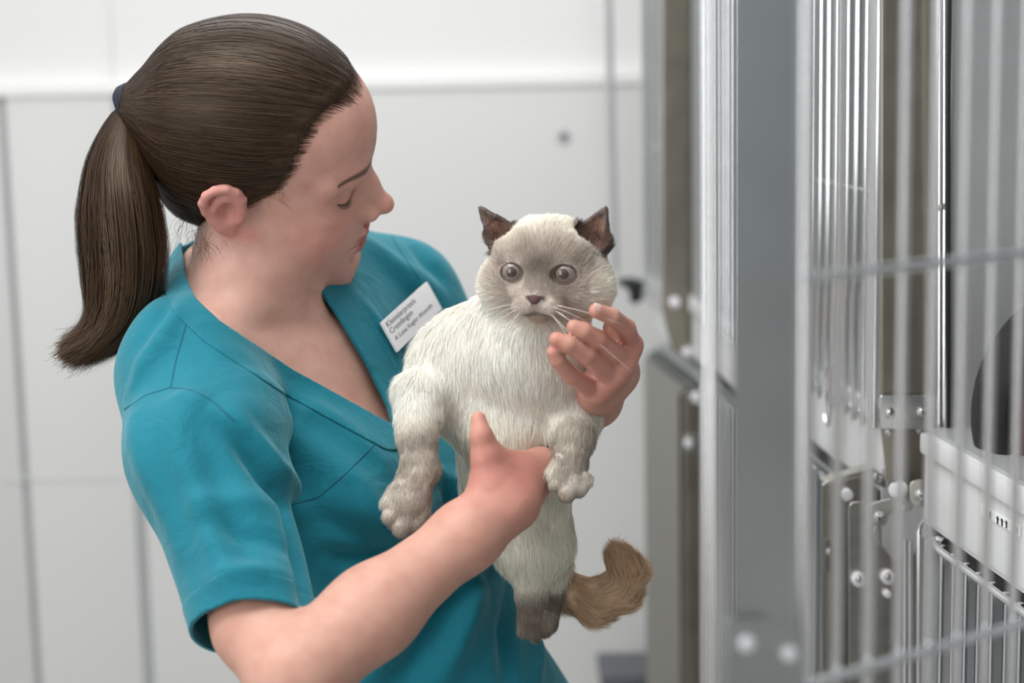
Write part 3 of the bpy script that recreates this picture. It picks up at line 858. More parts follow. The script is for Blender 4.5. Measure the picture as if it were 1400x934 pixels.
# nail of the index finger
NAIL = simple('fingernail', (.72, .50, .44), .25)
def nail(tip, prev, name='fingernail'):
    a, b_ = np.array(prev), np.array(tip); ax = nrm(b_ - a); o = nrm(CAM - b_); o = nrm(o - ax * (o @ ax)); o = nrm(o + np.array([0, 0, .9])); o = nrm(o - ax * (o @ ax)); sd_ = np.cross(ax, o)
    bm = bmesh.new(); bmesh.ops.create_uvsphere(bm, u_segments=20, v_segments=12, radius=1.0)
    for v in bm.verts:
        c = np.array(v.co); v.co = Vector(b_ + ax * (c[0] * .0052 + .0002) + sd_ * c[1] * .0040 + o * (.0050 + c[2] * .0008 - .0011 * c[1] ** 2))
    me = bpy.data.meshes.new(name); bm.to_mesh(me); bm.free(); return link(name, me, NAIL, person)
nail(P(814, 424.5, 1.309), P(837, 433, 1.317))
# ------------------------------------------------------------------ scrub top
SLV = [SR + .004 * T_U, SR * .55 + P(322, 770, 1.27) * .45, P(352, 868, 1.24)]
def build_top():
    F = Field((-.40, 1.15, .86), (.14, 1.90, 1.50), .0032)
    torso(F, .007)
    # loose hanging front and hem
    F.chain([TP(.03, 0, -.25), TP(.03, 0, -.45), TP(.02, 0, -.62)], [.10, .125, .135], .06, kk=.03)
    F.ell(TP(.02, 0, -.50), (.135, .160, .20), TR, .05)
    F.chain(SLV, [.053, .0575, .0435], .025, kk=.03)
    F.chain([SL, SL * .6 + LELB * .4, SL * .35 + LELB * .65], [.046, .053, .052], .03, kk=.03)
    return F
CF = build_top()
top_me = CF.mesh('scrub_top')
# ------------------------------------------------------------------ cut the neck and the hems
def poly_sd(q, poly):
    """signed distance in px to a closed polygon, negative inside"""
    poly = np.asarray(poly, float); n = len(poly)
    best = np.full(len(q), 1e9); inside = np.zeros(len(q), bool)
    for i in range(n):
        a, b = poly[i], poly[(i + 1) % n]
        ab = b - a; t = np.clip(((q - a) @ ab) / (ab @ ab), 0, 1)
        best = np.minimum(best, np.linalg.norm(q - a - t[:, None] * ab, axis=1))
        c = ((a[1] > q[:, 1]) != (b[1] > q[:, 1])) & (q[:, 0] < (b[0] - a[0]) * (q[:, 1] - a[1]) / (b[1] - a[1] + 1e-12) + a[0])
        inside ^= c
    return np.where(inside, -best, best)

NECK = [(246, 338), (254, 378), (268, 410), (300, 440), (345, 470), (400, 506), (470, 545), (537, 582), (530, 556), (500, 495), (462, 432), (428, 382), (420, 330), (330, 250), (260, 290)]
def neck_s(V):
    return poly_sd(proj(V), NECK) * 1.5 / FPX + np.where((V - TP(-.075, 0, 0)) @ T_F < 0, 1.0, 0.0)
def top_front(V):                       # the half of the shirt the neck opening goes through
    return (V - TP(-.075, 0, 0)) @ T_F
implicit_cut(top_me, neck_s)
sl_ax = nrm(SLV[2] - SLV[1]); sl_n = nrm(sl_ax - .22 * nrm(RT)); SL_END = P(352, 856, 1.24)
def hem_r(V):
    near = np.linalg.norm(np.cross(V - SL_END, sl_ax), axis=1) < .085
    return np.where(near & (V[:, 1] < 1.33), -(V - SL_END) @ sl_n, .05)
implicit_cut(top_me, hem_r)
lx = nrm(LELB - SL); L_END = SL * .42 + LELB * .58
def hem_l(V):
    near = np.linalg.norm(np.cross(V - L_END, lx), axis=1) < .08
    return np.where(near & ((V - MID) @ T_L2 > .10), -(V - L_END) @ lx, .05)
implicit_cut(top_me, hem_l)
implicit_cut(top_me, lambda V: V[:, 2] - .90)

# ------------------------------------------------------------------ folds, modelled as ridges and valleys along lines on the cloth
bvh = BVHTree.FromPolygons([tuple(v) for v in verts_np(top_me)], [tuple(p.vertices) for p in top_me.polygons])
def on_top(px, py):
    hit = bvh.ray_cast(Vector(CAM), Vector(ray(px, py)))
    return None if hit[0] is None else np.array(hit[0])
def fold(D, V, line, h, wd):
    pts = [on_top(*p) for p in line]; pts = [p for p in pts if p is not None]
    if len(pts) < 2: return
    n = len(pts) - 1
    best = np.full(len(V), 9.0); tt = np.zeros(len(V))
    for i in range(n):
        a, b = pts[i], pts[i + 1]; ab = b - a
        t = np.clip(((V - a) @ ab) / (ab @ ab + 1e-12), 0, 1)
        d = np.linalg.norm(V - a - t[:, None] * ab, axis=1)
        m = d < best
        best = np.where(m, d, best); tt = np.where(m, (i + t) / n, tt)
    taper = np.sin(np.clip(tt * .86 + .07, 0, 1) * math.pi) ** .6
    D += h * np.exp(-(best / wd) ** 2) * taper
FOLDS = [
    # line (photo px), height (m), width (m)
    ([(290, 560), (345, 620), (395, 690), (412, 770), (416, 828)], -.0075, .010),      # deep crease between sleeve and chest
    ([(255, 545), (320, 580), (380, 640), (410, 700)], .006, .009),
    ([(330, 560), (400, 600), (470, 650), (520, 700)], .006, .016),
    ([(340, 520), (430, 565), (520, 625)], .005, .016),
    ([(430, 690), (500, 735), (560, 770)], -.005, .014),
    ([(400, 640), (450, 690), (520, 720), (600, 700)], .004, .014),
    ([(235, 560), (262, 640), (300, 740), (335, 820)], .005, .014),
    ([(270, 600), (300, 680), (330, 760), (345, 830)], -.004, .012),
    ([(190, 560), (205, 640), (240, 740)], .004, .014),
    ([(200, 470), (225, 420), (250, 390)], -.004, .010),
    ([(225, 470), (240, 430), (262, 405)], .003, .008),
    ([(185, 520), (210, 470), (225, 440)], .004, .010),
    ([(290, 720), (350, 735), (400, 760)], -.003, .008),
    ([(300, 790), (340, 780), (390, 790)], .003, .008),
    ([(270, 690), (320, 680), (370, 690)], .003, .010),
    ([(700, 800), (690, 860), (690, 934)], -.005, .010),
    ([(660, 760), (640, 830), (600, 934)], .006, .014),
    ([(620, 790), (590, 860), (540, 934)], -.006, .014),
    ([(680, 740), (620, 775), (560, 830)], .005, .010),
    ([(690, 760), (650, 790), (590, 830)], -.005, .009),
    ([(560, 860), (520, 900), (490, 934)], .005, .014),
    ([(730, 870), (728, 934)], .004, .010),
    ([(480, 400), (520, 450), (545, 500)], .003, .008),
    ([(500, 330), (550, 370), (600, 400)], .004, .014),
    ([(560, 330), (585, 360), (610, 390)], -.003, .010),
    ([(600, 640), (620, 690), (600, 720)], -.006, .012),
    ([(300, 480), (380, 530), (470, 580)], .003, .012),
    ([(560, 600), (590, 640), (640, 680)], .005, .012),
    ([(450, 760), (490, 770), (540, 765)], -.006, .010),
]
V = verts_np(top_me); N = normals_np(top_me); D = np.zeros(len(V))
for f in FOLDS: fold(D, V, f[0], f[1] * 2.1, f[2])
# broad soft unevenness of the cloth
ph = rng.uniform(0, 6.28, (10, 1)); kv = rng.normal(0, 1, (10, 3)); kv = kv / np.linalg.norm(kv, axis=1)[:, None] * rng.uniform(25, 70, (10, 1))
D += .0011 * np.sin(kv @ V.T + ph).sum(0) * .6
edge_ = np.abs(neck_s(V)); D *= np.clip(edge_ / .03, .25, 1)
set_verts(top_me, V + N * D[:, None]); laplace(top_me, 1, .4)

# the skin under the shirt stays under it
bvh = BVHTree.FromPolygons([tuple(v) for v in verts_np(top_me)], [tuple(p.vertices) for p in top_me.polygons])
V = verts_np(body_me)
ns = neck_s(V); hr_, hl_ = hem_r(V), hem_l(V)
cov = (V[:, 2] < 1.47) & (hr_ > .006) & (hl_ > .006) & ((ns > .006)) & (np.linalg.norm(V - LWRI, axis=1) > .10) & (np.linalg.norm(V - WRI, axis=1) > .12) & (np.linalg.norm(head_local(V) - np.array([.03, 0, -.02]), axis=1) > .118)
fd_ = ELB; fv = WRI - ELB; ft = np.clip(((V - ELB) @ fv) / (fv @ fv), -.0, 1); cov &= np.linalg.norm(V - ELB - ft[:, None] * fv, axis=1) > .052
cov &= ~(((V - SL_END) @ sl_n > -.004) & (np.linalg.norm(np.cross(V - SL_END, sl_ax), axis=1) < .085) & (V[:, 1] < 1.33))
for i in np.nonzero(cov)[0]:
    h = bvh.find_nearest(Vector(V[i]), .05)
    if h[0] is None: continue
    p, n_ = np.array(h[0]), np.array(h[1]); d = (V[i] - p) @ n_
    if d > -.006: V[i] = V[i] - n_ * (d + .006)
set_verts(body_me, V)

m, nt, b = new_mat('teal cotton')
tc = node(nt, 'ShaderNodeTexCoord')
nz = node(nt, 'ShaderNodeTexNoise', Scale=14.0, Detail=3.0); nt.links.new(tc.outputs['Object'], nz.inputs['Vector'])
mx = node(nt, 'ShaderNodeMix', data_type='RGBA'); mx.inputs[6].default_value = (.002, .150, .205, 1); mx.inputs[7].default_value = (.003, .172, .232, 1)
nt.links.new(nz.outputs['Fac'], mx.inputs[0]); nt.links.new(mx.outputs[2], b.inputs['Base Color'])
w1 = node(nt, 'ShaderNodeTexNoise', Scale=26.0, Detail=4.0, Roughness=.5, Distortion=1.2); nt.links.new(tc.outputs['Object'], w1.inputs['Vector'])
w2 = node(nt, 'ShaderNodeTexNoise', Scale=1200.0, Detail=1.0); nt.links.new(tc.outputs['Object'], w2.inputs['Vector'])
ad = node(nt, 'ShaderNodeMath', operation='MULTIPLY_ADD'); ad.inputs[1].default_value = .06; nt.links.new(w2.outputs['Fac'], ad.inputs[0]); nt.links.new(w1.outputs['Fac'], ad.inputs[2])
bp = node(nt, 'ShaderNodeBump', Strength=.7, Distance=.0042); nt.links.new(ad.outputs[0], bp.inputs['Height']); nt.links.new(bp.outputs['Normal'], b.inputs['Normal'])
b.inputs['Roughness'].default_value = .72; b.inputs['Sheen Weight'].default_value = .35; b.inputs['Sheen Roughness'].default_value = .5; b.inputs['Sheen Tint'].default_value = (.5, .85, .9, 1)
b.inputs['Specular IOR Level'].default_value = .25
TEAL = m

scrub_top = link('scrub_top', top_me, TEAL, person)
sd = scrub_top.modifiers.new('thickness', 'SOLIDIFY'); sd.thickness = .0016; sd.offset = -1

# collar band: the doubled strip of cloth along the neck opening
def strip(me_src, sfun, lo, hi, lift):
    me2 = me_src.copy()
    implicit_cut(me2, lambda V: sfun(V) - lo)
    implicit_cut(me2, lambda V: sfun(V) - hi, False)
    me2.update()
    V = verts_np(me2); N = normals_np(me2); set_verts(me2, V + N * lift)
    return me2
neck_s2 = lambda V: poly_sd(proj(V), NECK) * 1.5 / FPX + np.where(((V - TP(-.075, 0, 0)) @ T_F < 0) | ((np.asarray(V) - CAM) @ FW > 1.66), 1.0, 0.0)
col_me = strip(top_me, neck_s2, .0000, .0215, .0012)
collar = link('collar_band', col_me, TEAL, scrub_top); sd = collar.modifiers.new('thickness', 'SOLIDIFY'); sd.thickness = .0016; sd.offset = -1
hem_me = strip(top_me, hem_r, .0, .019, .0010)
hem = link('sleeve_hem', hem_me, TEAL, scrub_top); sd = hem.modifiers.new('thickness', 'SOLIDIFY'); sd.thickness = .0012; sd.offset = -1

# sewn seams lie on the cloth
bvh = BVHTree.FromPolygons([tuple(v) for v in verts_np(top_me)], [tuple(p.vertices) for p in top_me.polygons])
def seam(name, line, r=.00055, n=24, lift=.0002):
    line = np.array(line, float); t = np.linspace(0, len(line) - 1, n); pts = []
    for q in t:
        i = min(int(q), len(line) - 2); p = line[i] + (line[i + 1] - line[i]) * (q - i)
        h = on_top(*p)
        if h is not None and (not pts or np.linalg.norm(h - pts[-1]) < .03): pts.append(h + nrm(CAM - h) * lift)
    if len(pts) > 2:
        return MB().tube(pts, r, 6).build(name, SEAM, scrub_top)
SEAM = simple('teal thread', (.003, .115, .165), .8)
seam('shoulder_seam', [(263, 412), (252, 450), (241, 490), (233, 530)])
seam('sleeve_seam', [(170, 560), (200, 540), (233, 530), (262, 533), (290, 548), (320, 575)])
seam('sleeve_seam', [(520, 297), (545, 340), (575, 384)])
seam('chest_seam', [(537, 584), (505, 615), (470, 650), (435, 680), (400, 690)])

# ------------------------------------------------------------------ scrub trousers (below the frame)
F = Field((-.42, 1.26, .02), (.20, 1.86, 1.0), .008)
F.ell(TP(-.01, 0, -.60), (.125, .155, .13), TR, .03)
base_ = TP(-.01, 0, -.60)
for s_ in (-1, 1):
    hp_ = base_ + T_L2 * s_ * .085
    F.chain([hp_, hp_ * [1, 1, 0] + [.0, .0, .50], hp_ * [1, 1, 0] + [-.01, .01, .06]], [.088, .068, .062], .03, kk=.02)
tr_me = F.mesh('trousers'); implicit_cut(tr_me, lambda V: V[:, 2] - .045); implicit_cut(tr_me, lambda V: .93 - V[:, 2])
link('trousers', tr_me, TEAL, person)
SHOE = simple('white clog', (.75, .75, .73), .5)
for s_ in (-1, 1):
    hp_ = (base_ + T_L2 * s_ * .085) * [1, 1, 0]
    F = Field(hp_ - .22, hp_ + [.24, .24, .16], .005)
    F.chain([hp_ + [-.01, .01, .045], hp_ + T_F * [1, 1, 0] * .14 + [0, 0, .036]], [.045, .038], .01)
    me = F.mesh('shoe'); implicit_cut(me, lambda V: V[:, 2] - .001); link('shoe', me, SHOE, person)
# ------------------------------------------------------------------ name badge on the chest
bvh = BVHTree.FromPolygons([tuple(v) for v in verts_np(top_me)], [tuple(p.vertices) for p in top_me.polygons])
q4 = [on_top(*p) for p in ((512, 447), (574, 390), (598, 425), (536, 483))]
bc_ = np.mean(q4, 0); bx = nrm((q4[1] - q4[0]) + (q4[2] - q4[3])); bn_ = nrm(np.cross(bx, (q4[0] - q4[3]) + (q4[1] - q4[2])))
if bn_ @ (CAM - bc_) < 0: bn_ = -bn_
by = nrm(np.cross(bn_, bx))
bw_, bh_ = np.linalg.norm((q4[1] - q4[0]) + (q4[2] - q4[3])) / 2, np.linalg.norm((q4[0] - q4[3]) + (q4[1] - q4[2])) / 2
lift = max(np.max([(q - bc_) @ bn_ for q in q4]), 0) + .005
bc_ = bc_ + bn_ * lift
Mb = Matrix(((bx[0], by[0], bn_[0], bc_[0]), (bx[1], by[1], bn_[1], bc_[1]), (bx[2], by[2], bn_[2], bc_[2]), (0, 0, 0, 1)))
badge = MB().box((-bw_ / 2, -bh_ / 2, -.0012), (bw_ / 2, bh_ / 2, .0012), Mb, .0005).build('name_badge', simple('white card', (.90, .90, .915), .35, noise=.01))
tag(badge, 'white name badge with three lines of grey print on the teal scrub top', 'name badge')
PRINT = simple('grey print', (.06, .08, .10), .6)
def words(t, x, y, size, mat):
    cu = bpy.data.curves.new('print', 'FONT'); cu.body = t; cu.size = size; cu.extrude = .00005; cu.space_character = 1.04
    to = bpy.data.objects.new('print', cu); COL.objects.link(to)
    dg = bpy.context.evaluated_depsgraph_get(); me = bpy.data.meshes.new_from_object(to.evaluated_get(dg))
    bpy.data.objects.remove(to); me.transform(Mb @ Matrix.Translation((x, y, .00135)) @ Matrix.Diagonal((1.55, 1, 1, 1)))
    return link('print', me, mat, badge, smooth=False)
words('Kleintierpraxis', -bw_ * .46, bh_ * .25, bh_ * .25, PRINT)
words('Cremlingen', -bw_ * .46, bh_ * .03, bh_ * .25, PRINT)
words('\u00b7A Luisa Kegler Alvarado', -bw_ * .46, -bh_ * .22, bh_ * .20, PRINT)
# ------------------------------------------------------------------ hair
# the hair tie sits in the head's mid-plane, behind the crown
def midplane(px, py):
    d = ray(px, py); n = H_R[:, 1]
    return CAM + d * (((H_T - CAM) @ n) / (d @ n))
TIE = midplane(184, 146); TIE_L = head_local(TIE)
TIE_IN = midplane(203, 148)
HC = np.array([-.005, 0, .05])                               # middle of the skull
def build_cap():
    F = Field(H_T + [-.17, -.13, -.13], H_T + [.13, .13, .18], .0024)
    he = lambda c, r, k: F.ell(HP(*c), np.array(r) * H_S, H_R, k)
    he((.000, 0, .054), (.0985, .0775, .0835), .01)
    he((.026, 0, .040), (.0735, .0690, .076), .02)
    he((-.030, 0, .012), (.060, .064, .062), .03)
    he((-.038, 0, -.022), (.036, .046, .040), .03)
    F.chain([HP(*(HC * .4 + TIE_L * .6)), TIE_IN, TIE], [.038, .0130, .0075], .05, kk=.004)
    return F
HF = build_cap(); cap_me = HF.mesh('hair')
hb = BVHTree.FromPolygons([tuple(v) for v in verts_np(body_me)], [tuple(p.vertices) for p in body_me.polygons])
LINE = [(497, 112), (478, 132), (466, 142), (446, 160), (428, 186), (414, 214), (402, 238), (388, 256), (366, 268), (350, 278), (338, 262), (320, 250), (300, 256), (286, 272), (282, 292), (287, 312), (284, 330), (272, 345)]
hl = []
for p in LINE:
    h = hb.ray_cast(Vector(CAM), Vector(ray(*p)))
    if h[0] is not None: hl.append(head_local(np.array(h[0])))
hl = np.array(hl)
HPOLY = [(.120, hl[0, 2] + .012), (hl[0, 0] + .012, hl[0, 2] + .006)] + [(q[0], q[2]) for q in hl[1:]] + [(hl[-1, 0] - .02, hl[-1, 2] - .012), (-.16, -.07), (-.16, .2), (.12, .2)]
HPOLY = np.array(HPOLY) * 2000
def hair_s(V):
    L = head_local(V)
    return -poly_sd(L[:, [0, 2]] * 2000, HPOLY) / 2000 + np.where(L[:, 0] < -.07, .2, 0)
full_V = verts_np(cap_me); full_N = normals_np(cap_me)
implicit_cut(cap_me, lambda V: hair_s(V) - .0065)

m, nt, b = new_mat('brown hair')
at = node(nt, 'ShaderNodeAttribute', attribute_name='strand')
nt.links.new(at.outputs['Color'], b.inputs['Base Color'])
b.inputs['Roughness'].default_value = .46; b.inputs['Specular IOR Level'].default_value = .38; b.inputs['Specular Tint'].default_value = (1.0, .86, .70, 1)
b.inputs['Sheen Weight'].default_value = .0
HAIR = m
DARK, LITE = np.array([.0195, .0108, .0070]), np.array([.068, .037, .0195])

def ribbons(name, paths, normals, width, cols, mat, parent, taper=.35, root=1.0):
    """paths (n,k,3), normals (n,k,3): flat tapering strands"""
    n, k, _ = paths.shape
    T = np.gradient(paths, axis=1); T /= np.linalg.norm(T, axis=2, keepdims=True) + 1e-9
    B = np.cross(T, normals); B /= np.linalg.norm(B, axis=2, keepdims=True) + 1e-9
    wv = np.asarray(width).reshape(-1, 1, 1) * (1 - (1 - taper) * np.linspace(0, 1, k)[None, :, None] ** 2) * .5 * (root + (1 - root) * np.clip(np.linspace(0, 1, k) / .14, 0, 1))[None, :, None]
    V = np.stack([paths - B * wv, paths + B * wv], 2).reshape(-1, 3)
    base = (np.arange(n) * k * 2)[:, None] + (np.arange(k - 1) * 2)[None, :]
    Q = np.stack([base, base + 1, base + 3, base + 2], -1).reshape(-1, 4)
    me = mesh_np(name, V, Q)
    vcol(me, 'strand', np.repeat(cols.reshape(n, -1, 3) if cols.ndim == 3 else np.repeat(cols[:, None, :], k, 1), 2, axis=1).reshape(-1, 3))
    return link(name, me, mat, parent)

V = verts_np(cap_me); cn = normals_np(cap_me)
# combed grooves in the cap itself, running towards the tie
L = head_local(V) - HC
td = nrm(TIE_L - HC); e1 = nrm(np.cross(td, [0, 1, 0])); e2 = np.cross(td, e1)
ang = np.arctan2(L @ e2, L @ e1)
g = sum(a * np.sin(f * ang + p) for f, a, p in [(23, .5, 1), (41, .4, 2), (67, .35, 0), (97, .3, 4), (139, .25, 3)])
inn = np.clip(hair_s(V) / .012, 0, 1)
set_verts(cap_me, V + cn * (g * .0006 - .0050 * (1 - inn))[:, None])
vcol(cap_me, 'strand', (DARK * .75 + LITE * .25)[None] * (1 + .35 * g[:, None] * .6))
hair = link('hair', cap_me, HAIR, person)

def comb(n):
    V = full_V[hair_s(full_V) > -.0030]
    s = hair_s(V); pick = rng.choice(len(V), n, p=(np.exp(-np.clip(s, 0, 1) / .02) + .25) / (np.exp(-np.clip(s, 0, 1) / .02) + .25).sum())
    p0 = V[pick] + rng.normal(0, .0012, (n, 3)); k = 18
    d0 = head_local(p0) - HC; r0 = np.linalg.norm(d0, axis=1); d0 /= r0[:, None]
    tl = TIE_L + rng.normal(0, .0035, (n, 3)); d1 = tl - HC; r1 = np.linalg.norm(d1, axis=1); d1 /= r1[:, None]
    om = np.arccos(np.clip((d0 * d1).sum(1), -1, 1)) + 1e-4
    t = np.linspace(0, 1, k)[None, :, None]
    o = om[:, None, None]
    D_ = (np.sin((1 - t) * o) * d0[:, None] + np.sin(t * o) * d1[:, None]) / np.sin(o)
    R_ = r0[:, None, None] * (1 - t) + r1[:, None, None] * t
    pts = HC + D_ * R_
    W = H_T + H_S * (pts.reshape(-1, 3) @ H_R.T)
    W = HF.snap(W, 5)
    g_ = np.stack([HF.sample(W + .002 * np.eye(3)[i]) - HF.sample(W - .002 * np.eye(3)[i]) for i in range(3)], 1); g_ /= np.linalg.norm(g_, axis=1)[:, None] + 1e-9
    lift = (rng.uniform(-.0002, .0020, (n, 1)) + .0009 * np.sin(np.linspace(0, 1, k)[None] * rng.uniform(2, 7, (n, 1)) + rng.uniform(0, 6, (n, 1))))
    tk = np.linspace(0, 1, k)
    lift = lift * np.clip(tk / .18, 0, 1)[None]
    dsk = np.clip(BF.sample(W).reshape(n, k) - .0002, 0, .014)
    near = np.clip(1 - s[pick] / .010, 0, 1)[:, None]
    lift = lift - dsk * near * (np.clip(1 - tk / .22, 0, 1) ** 1.4)[None]
    W = W + g_ * lift.reshape(-1, 1)
    Wr = W.reshape(n, k, 3); bend = np.linalg.norm(Wr[:, 2:] - 2 * Wr[:, 1:-1] + Wr[:, :-2], axis=2)[:, :-2].max(1) / (np.linalg.norm(Wr[:, 1:] - Wr[:, :-1], axis=2).mean(1) + 1e-6)
    ok = bend < np.quantile(bend, .975)
    c = rng.uniform(0, 1, n) ** 1.6
    cl = DARK[None] * (1 - c[:, None]) + LITE[None] * c[:, None]
    return Wr[ok], g_.reshape(n, k, 3)[ok], cl[ok]
W, G, cl = comb(17000)
ribbons('combed_strands', W, G, rng.uniform(.00028, .00075, len(W)), cl, HAIR, hair, .6, .25)

# loose wisps at the nape and temple
def wisps(starts, n, length, drift, curl=.006):
    out = []
    for _ in range(n):
        p = P(*starts[rng.integers(len(starts))]) + rng.normal(0, .004, 3)
        k = 12; t = np.linspace(0, 1, k)[:, None]
        d = nrm(np.array(drift) + rng.normal(0, .35, 3)); le = length * rng.uniform(.4, 1.1)
        c_ = nrm(np.cross(d, rng.normal(0, 1, 3)))
        out.append(p + d * le * t + c_ * curl * np.sin(t * rng.uniform(1.5, 3.5)) * rng.uniform(.3, 1.4))
    W = np.array(out)
    N_ = np.tile((CAM - W.mean((0, 1))) / np.linalg.norm(CAM - W.mean((0, 1))), W.shape[:2] + (1,))
    return W, N_
wp = [wisps([(262, 300, 1.475), (255, 285, 1.48), (270, 318, 1.47)], 34, .042, (-.30, 0, -1), .008),
      wisps([(283, 325, 1.452), (275, 330, 1.46), (292, 330, 1.45)], 26, .030, (.15, 0, -1), .006),
      wisps([(372, 268, 1.425), (385, 262, 1.423)], 9, .018, (.25, 0, -1), .004),
      wisps([(196, 170, 1.485)], 8, .085, (.5, 0, -1), .015)]
W = np.concatenate([q[0] for q in wp]); G = np.concatenate([q[1] for q in wp])
c = rng.uniform(0, 1, len(W))[:, None]
ribbons('loose_strands', W, G, rng.uniform(.00012, .00032, len(W)), DARK * (1 - c) + LITE * c, HAIR, hair, .2)

# ponytail
PT = [(180, 148, 12), (166, 178, 24), (160, 225, 41), (163, 285, 55), (168, 340, 58), (167, 392, 53), (156, 434, 43), (130, 465, 28), (94, 486, 11)]
Yt = TIE[1]
pc = np.array([P(x, y, Yt - .012 * min(i, 3)) for i, (x, y, w_) in enumerate(PT)]); pw = np.array([PX(w_, Yt) for *_, w_ in PT])
def pt_at(t):
    """smooth centre and half-width at t in 0..1 (arrays)"""
    q = np.clip(t, 0, 1) * (len(pc) - 1); i = np.clip(q.astype(int), 0, len(pc) - 2); f = (q - i)[..., None]
    g = lambda j: pc[np.clip(j, 0, len(pc) - 1)]
    a, b_, c_, d_ = g(i - 1), g(i), g(i + 1), g(i + 2)
    ctr = .5 * ((2 * b_) + (c_ - a) * f + (2 * a - 5 * b_ + 4 * c_ - d_) * f ** 2 + (3 * b_ - a - 3 * c_ + d_) * f ** 3)
    return ctr, pw[i] * (1 - f[..., 0]) + pw[np.minimum(i + 1, len(pc) - 1)] * f[..., 0]
FC = Field(pc.min(0) - .05, pc.max(0) + .05, .003)
tt = np.linspace(0, .93, 22); cc, ww = pt_at(tt)
FC.chain(list(cc), list(np.maximum(ww * .66, .003)), .001, kk=.004)
core_me = FC.mesh('ponytail'); vcol(core_me, 'strand', np.tile(DARK * .8, (len(core_me.vertices), 1)))
V = verts_np(core_me); ymid = cc[np.argmin(((V[:, None, :] - cc[None]) ** 2).sum(2), 1), 1]; V[:, 1] = ymid + (V[:, 1] - ymid) * .72; set_verts(core_me, V)
ponytail = link('ponytail', core_me, HAIR, hair)
n, k = 9000, 26
a_ = rng.uniform(0, 2 * math.pi, n); rr = np.sqrt(rng.uniform(.30, 1.0, n))
end = np.clip(1.0 - rng.exponential(.045, n), .72, 1.02) - .10 * (np.cos(a_) * rr > .5) * rng.uniform(0, 1, n)
t = np.linspace(0, 1, k)[None] * end[:, None]
ctr, wd = pt_at(t)
dt = pt_at(np.clip(t + .02, 0, 1))[0] - pt_at(np.clip(t - .02, 0, 1))[0]; dt /= np.linalg.norm(dt, axis=2, keepdims=True) + 1e-9
side = np.cross(dt, np.array([0, 1, 0])[None, None]); side /= np.linalg.norm(side, axis=2, keepdims=True) + 1e-9
dep = np.cross(dt, side)
wob = .14 * np.sin(t * rng.uniform(3, 9, (n, 1)) + rng.uniform(0, 6, (n, 1)))
clump = np.round(a_ * 7 / math.pi) * math.pi / 7
ang_ = a_[:, None] * (1 - .55 * t ** 2) + clump[:, None] * .55 * t ** 2
u = (np.cos(ang_) * rr[:, None] + wob) * wd; v = (np.sin(ang_) * rr[:, None] + wob) * wd * .75
W = ctr + side * u[..., None] + dep * v[..., None]
W = W + (t ** 7)[..., None] * rng.normal(0, .0060, (n, 1, 3))
G = side * np.cos(ang_)[..., None] + dep * np.sin(ang_)[..., None]
c = (rng.uniform(0, 1, n) ** 1.3)[:, None, None]
cl = (DARK * (1 - c) + LITE * c) * (1 + .55 * t[..., None] ** 2) * np.array([1.0, .97, .88])
ribbons('ponytail_strands', W, G, rng.uniform(.00030, .00085, n), cl, HAIR, ponytail, .3)

# hair tie: a dark fabric loop wound twice
NAVY = simple('navy elastic', (.012, .016, .030), .85, bump=.0006, bscale=700)
tb = MB(); td = nrm(pc[1] - HP(*HC)); td = nrm(midplane(172, 152) - midplane(200, 146))
a1 = nrm(np.cross(td, [0, 1, .2])); a2 = np.cross(td, a1)
TC = midplane(181, 147)
for o_, r_ in ((-.0042, .0140), (.0042, .0142), (0, .0150)):
    tb.tube([TC + td * (o_ + .0012 * math.sin(q * 3)) + (a1 * math.cos(q) * 1.12 + a2 * math.sin(q)) * r_ for q in np.linspace(0, 2 * math.pi, 36, endpoint=False)], 0.0046, 8, closed=True)
tb.build('hair_tie', NAVY, hair)
# ================================================================== CAT
U = 1.372 / FPX                                    # one photo pixel at the cat's depth
CH = P(749, 366, 1.372)                            # centre of the head
_y = math.radians(13)
K_F = nrm([-math.sin(_y), -math.cos(_y), -.05])    # where the face points
_rt = nrm(np.cross([0, 0, 1.0], K_F)) * 1.0        # towards the cat's left ear (right in the photo)
K_L = _rt if _rt[0] > 0 else -_rt
K_U = nrm(np.cross(K_L, K_F)); K_U = K_U if K_U[2] > 0 else -K_U
_r = math.radians(1.0); K_L, K_U = K_L * math.cos(_r) - K_U * math.sin(_r), K_U * math.cos(_r) + K_L * math.sin(_r)
K_R = np.stack([K_L, K_U, K_F], 1)
def KP(a, u, f): return CH + U * (K_R @ np.array([a, u, f], float))
def cat_local(V): return ((np.asarray(V) - CH) @ K_R) / U

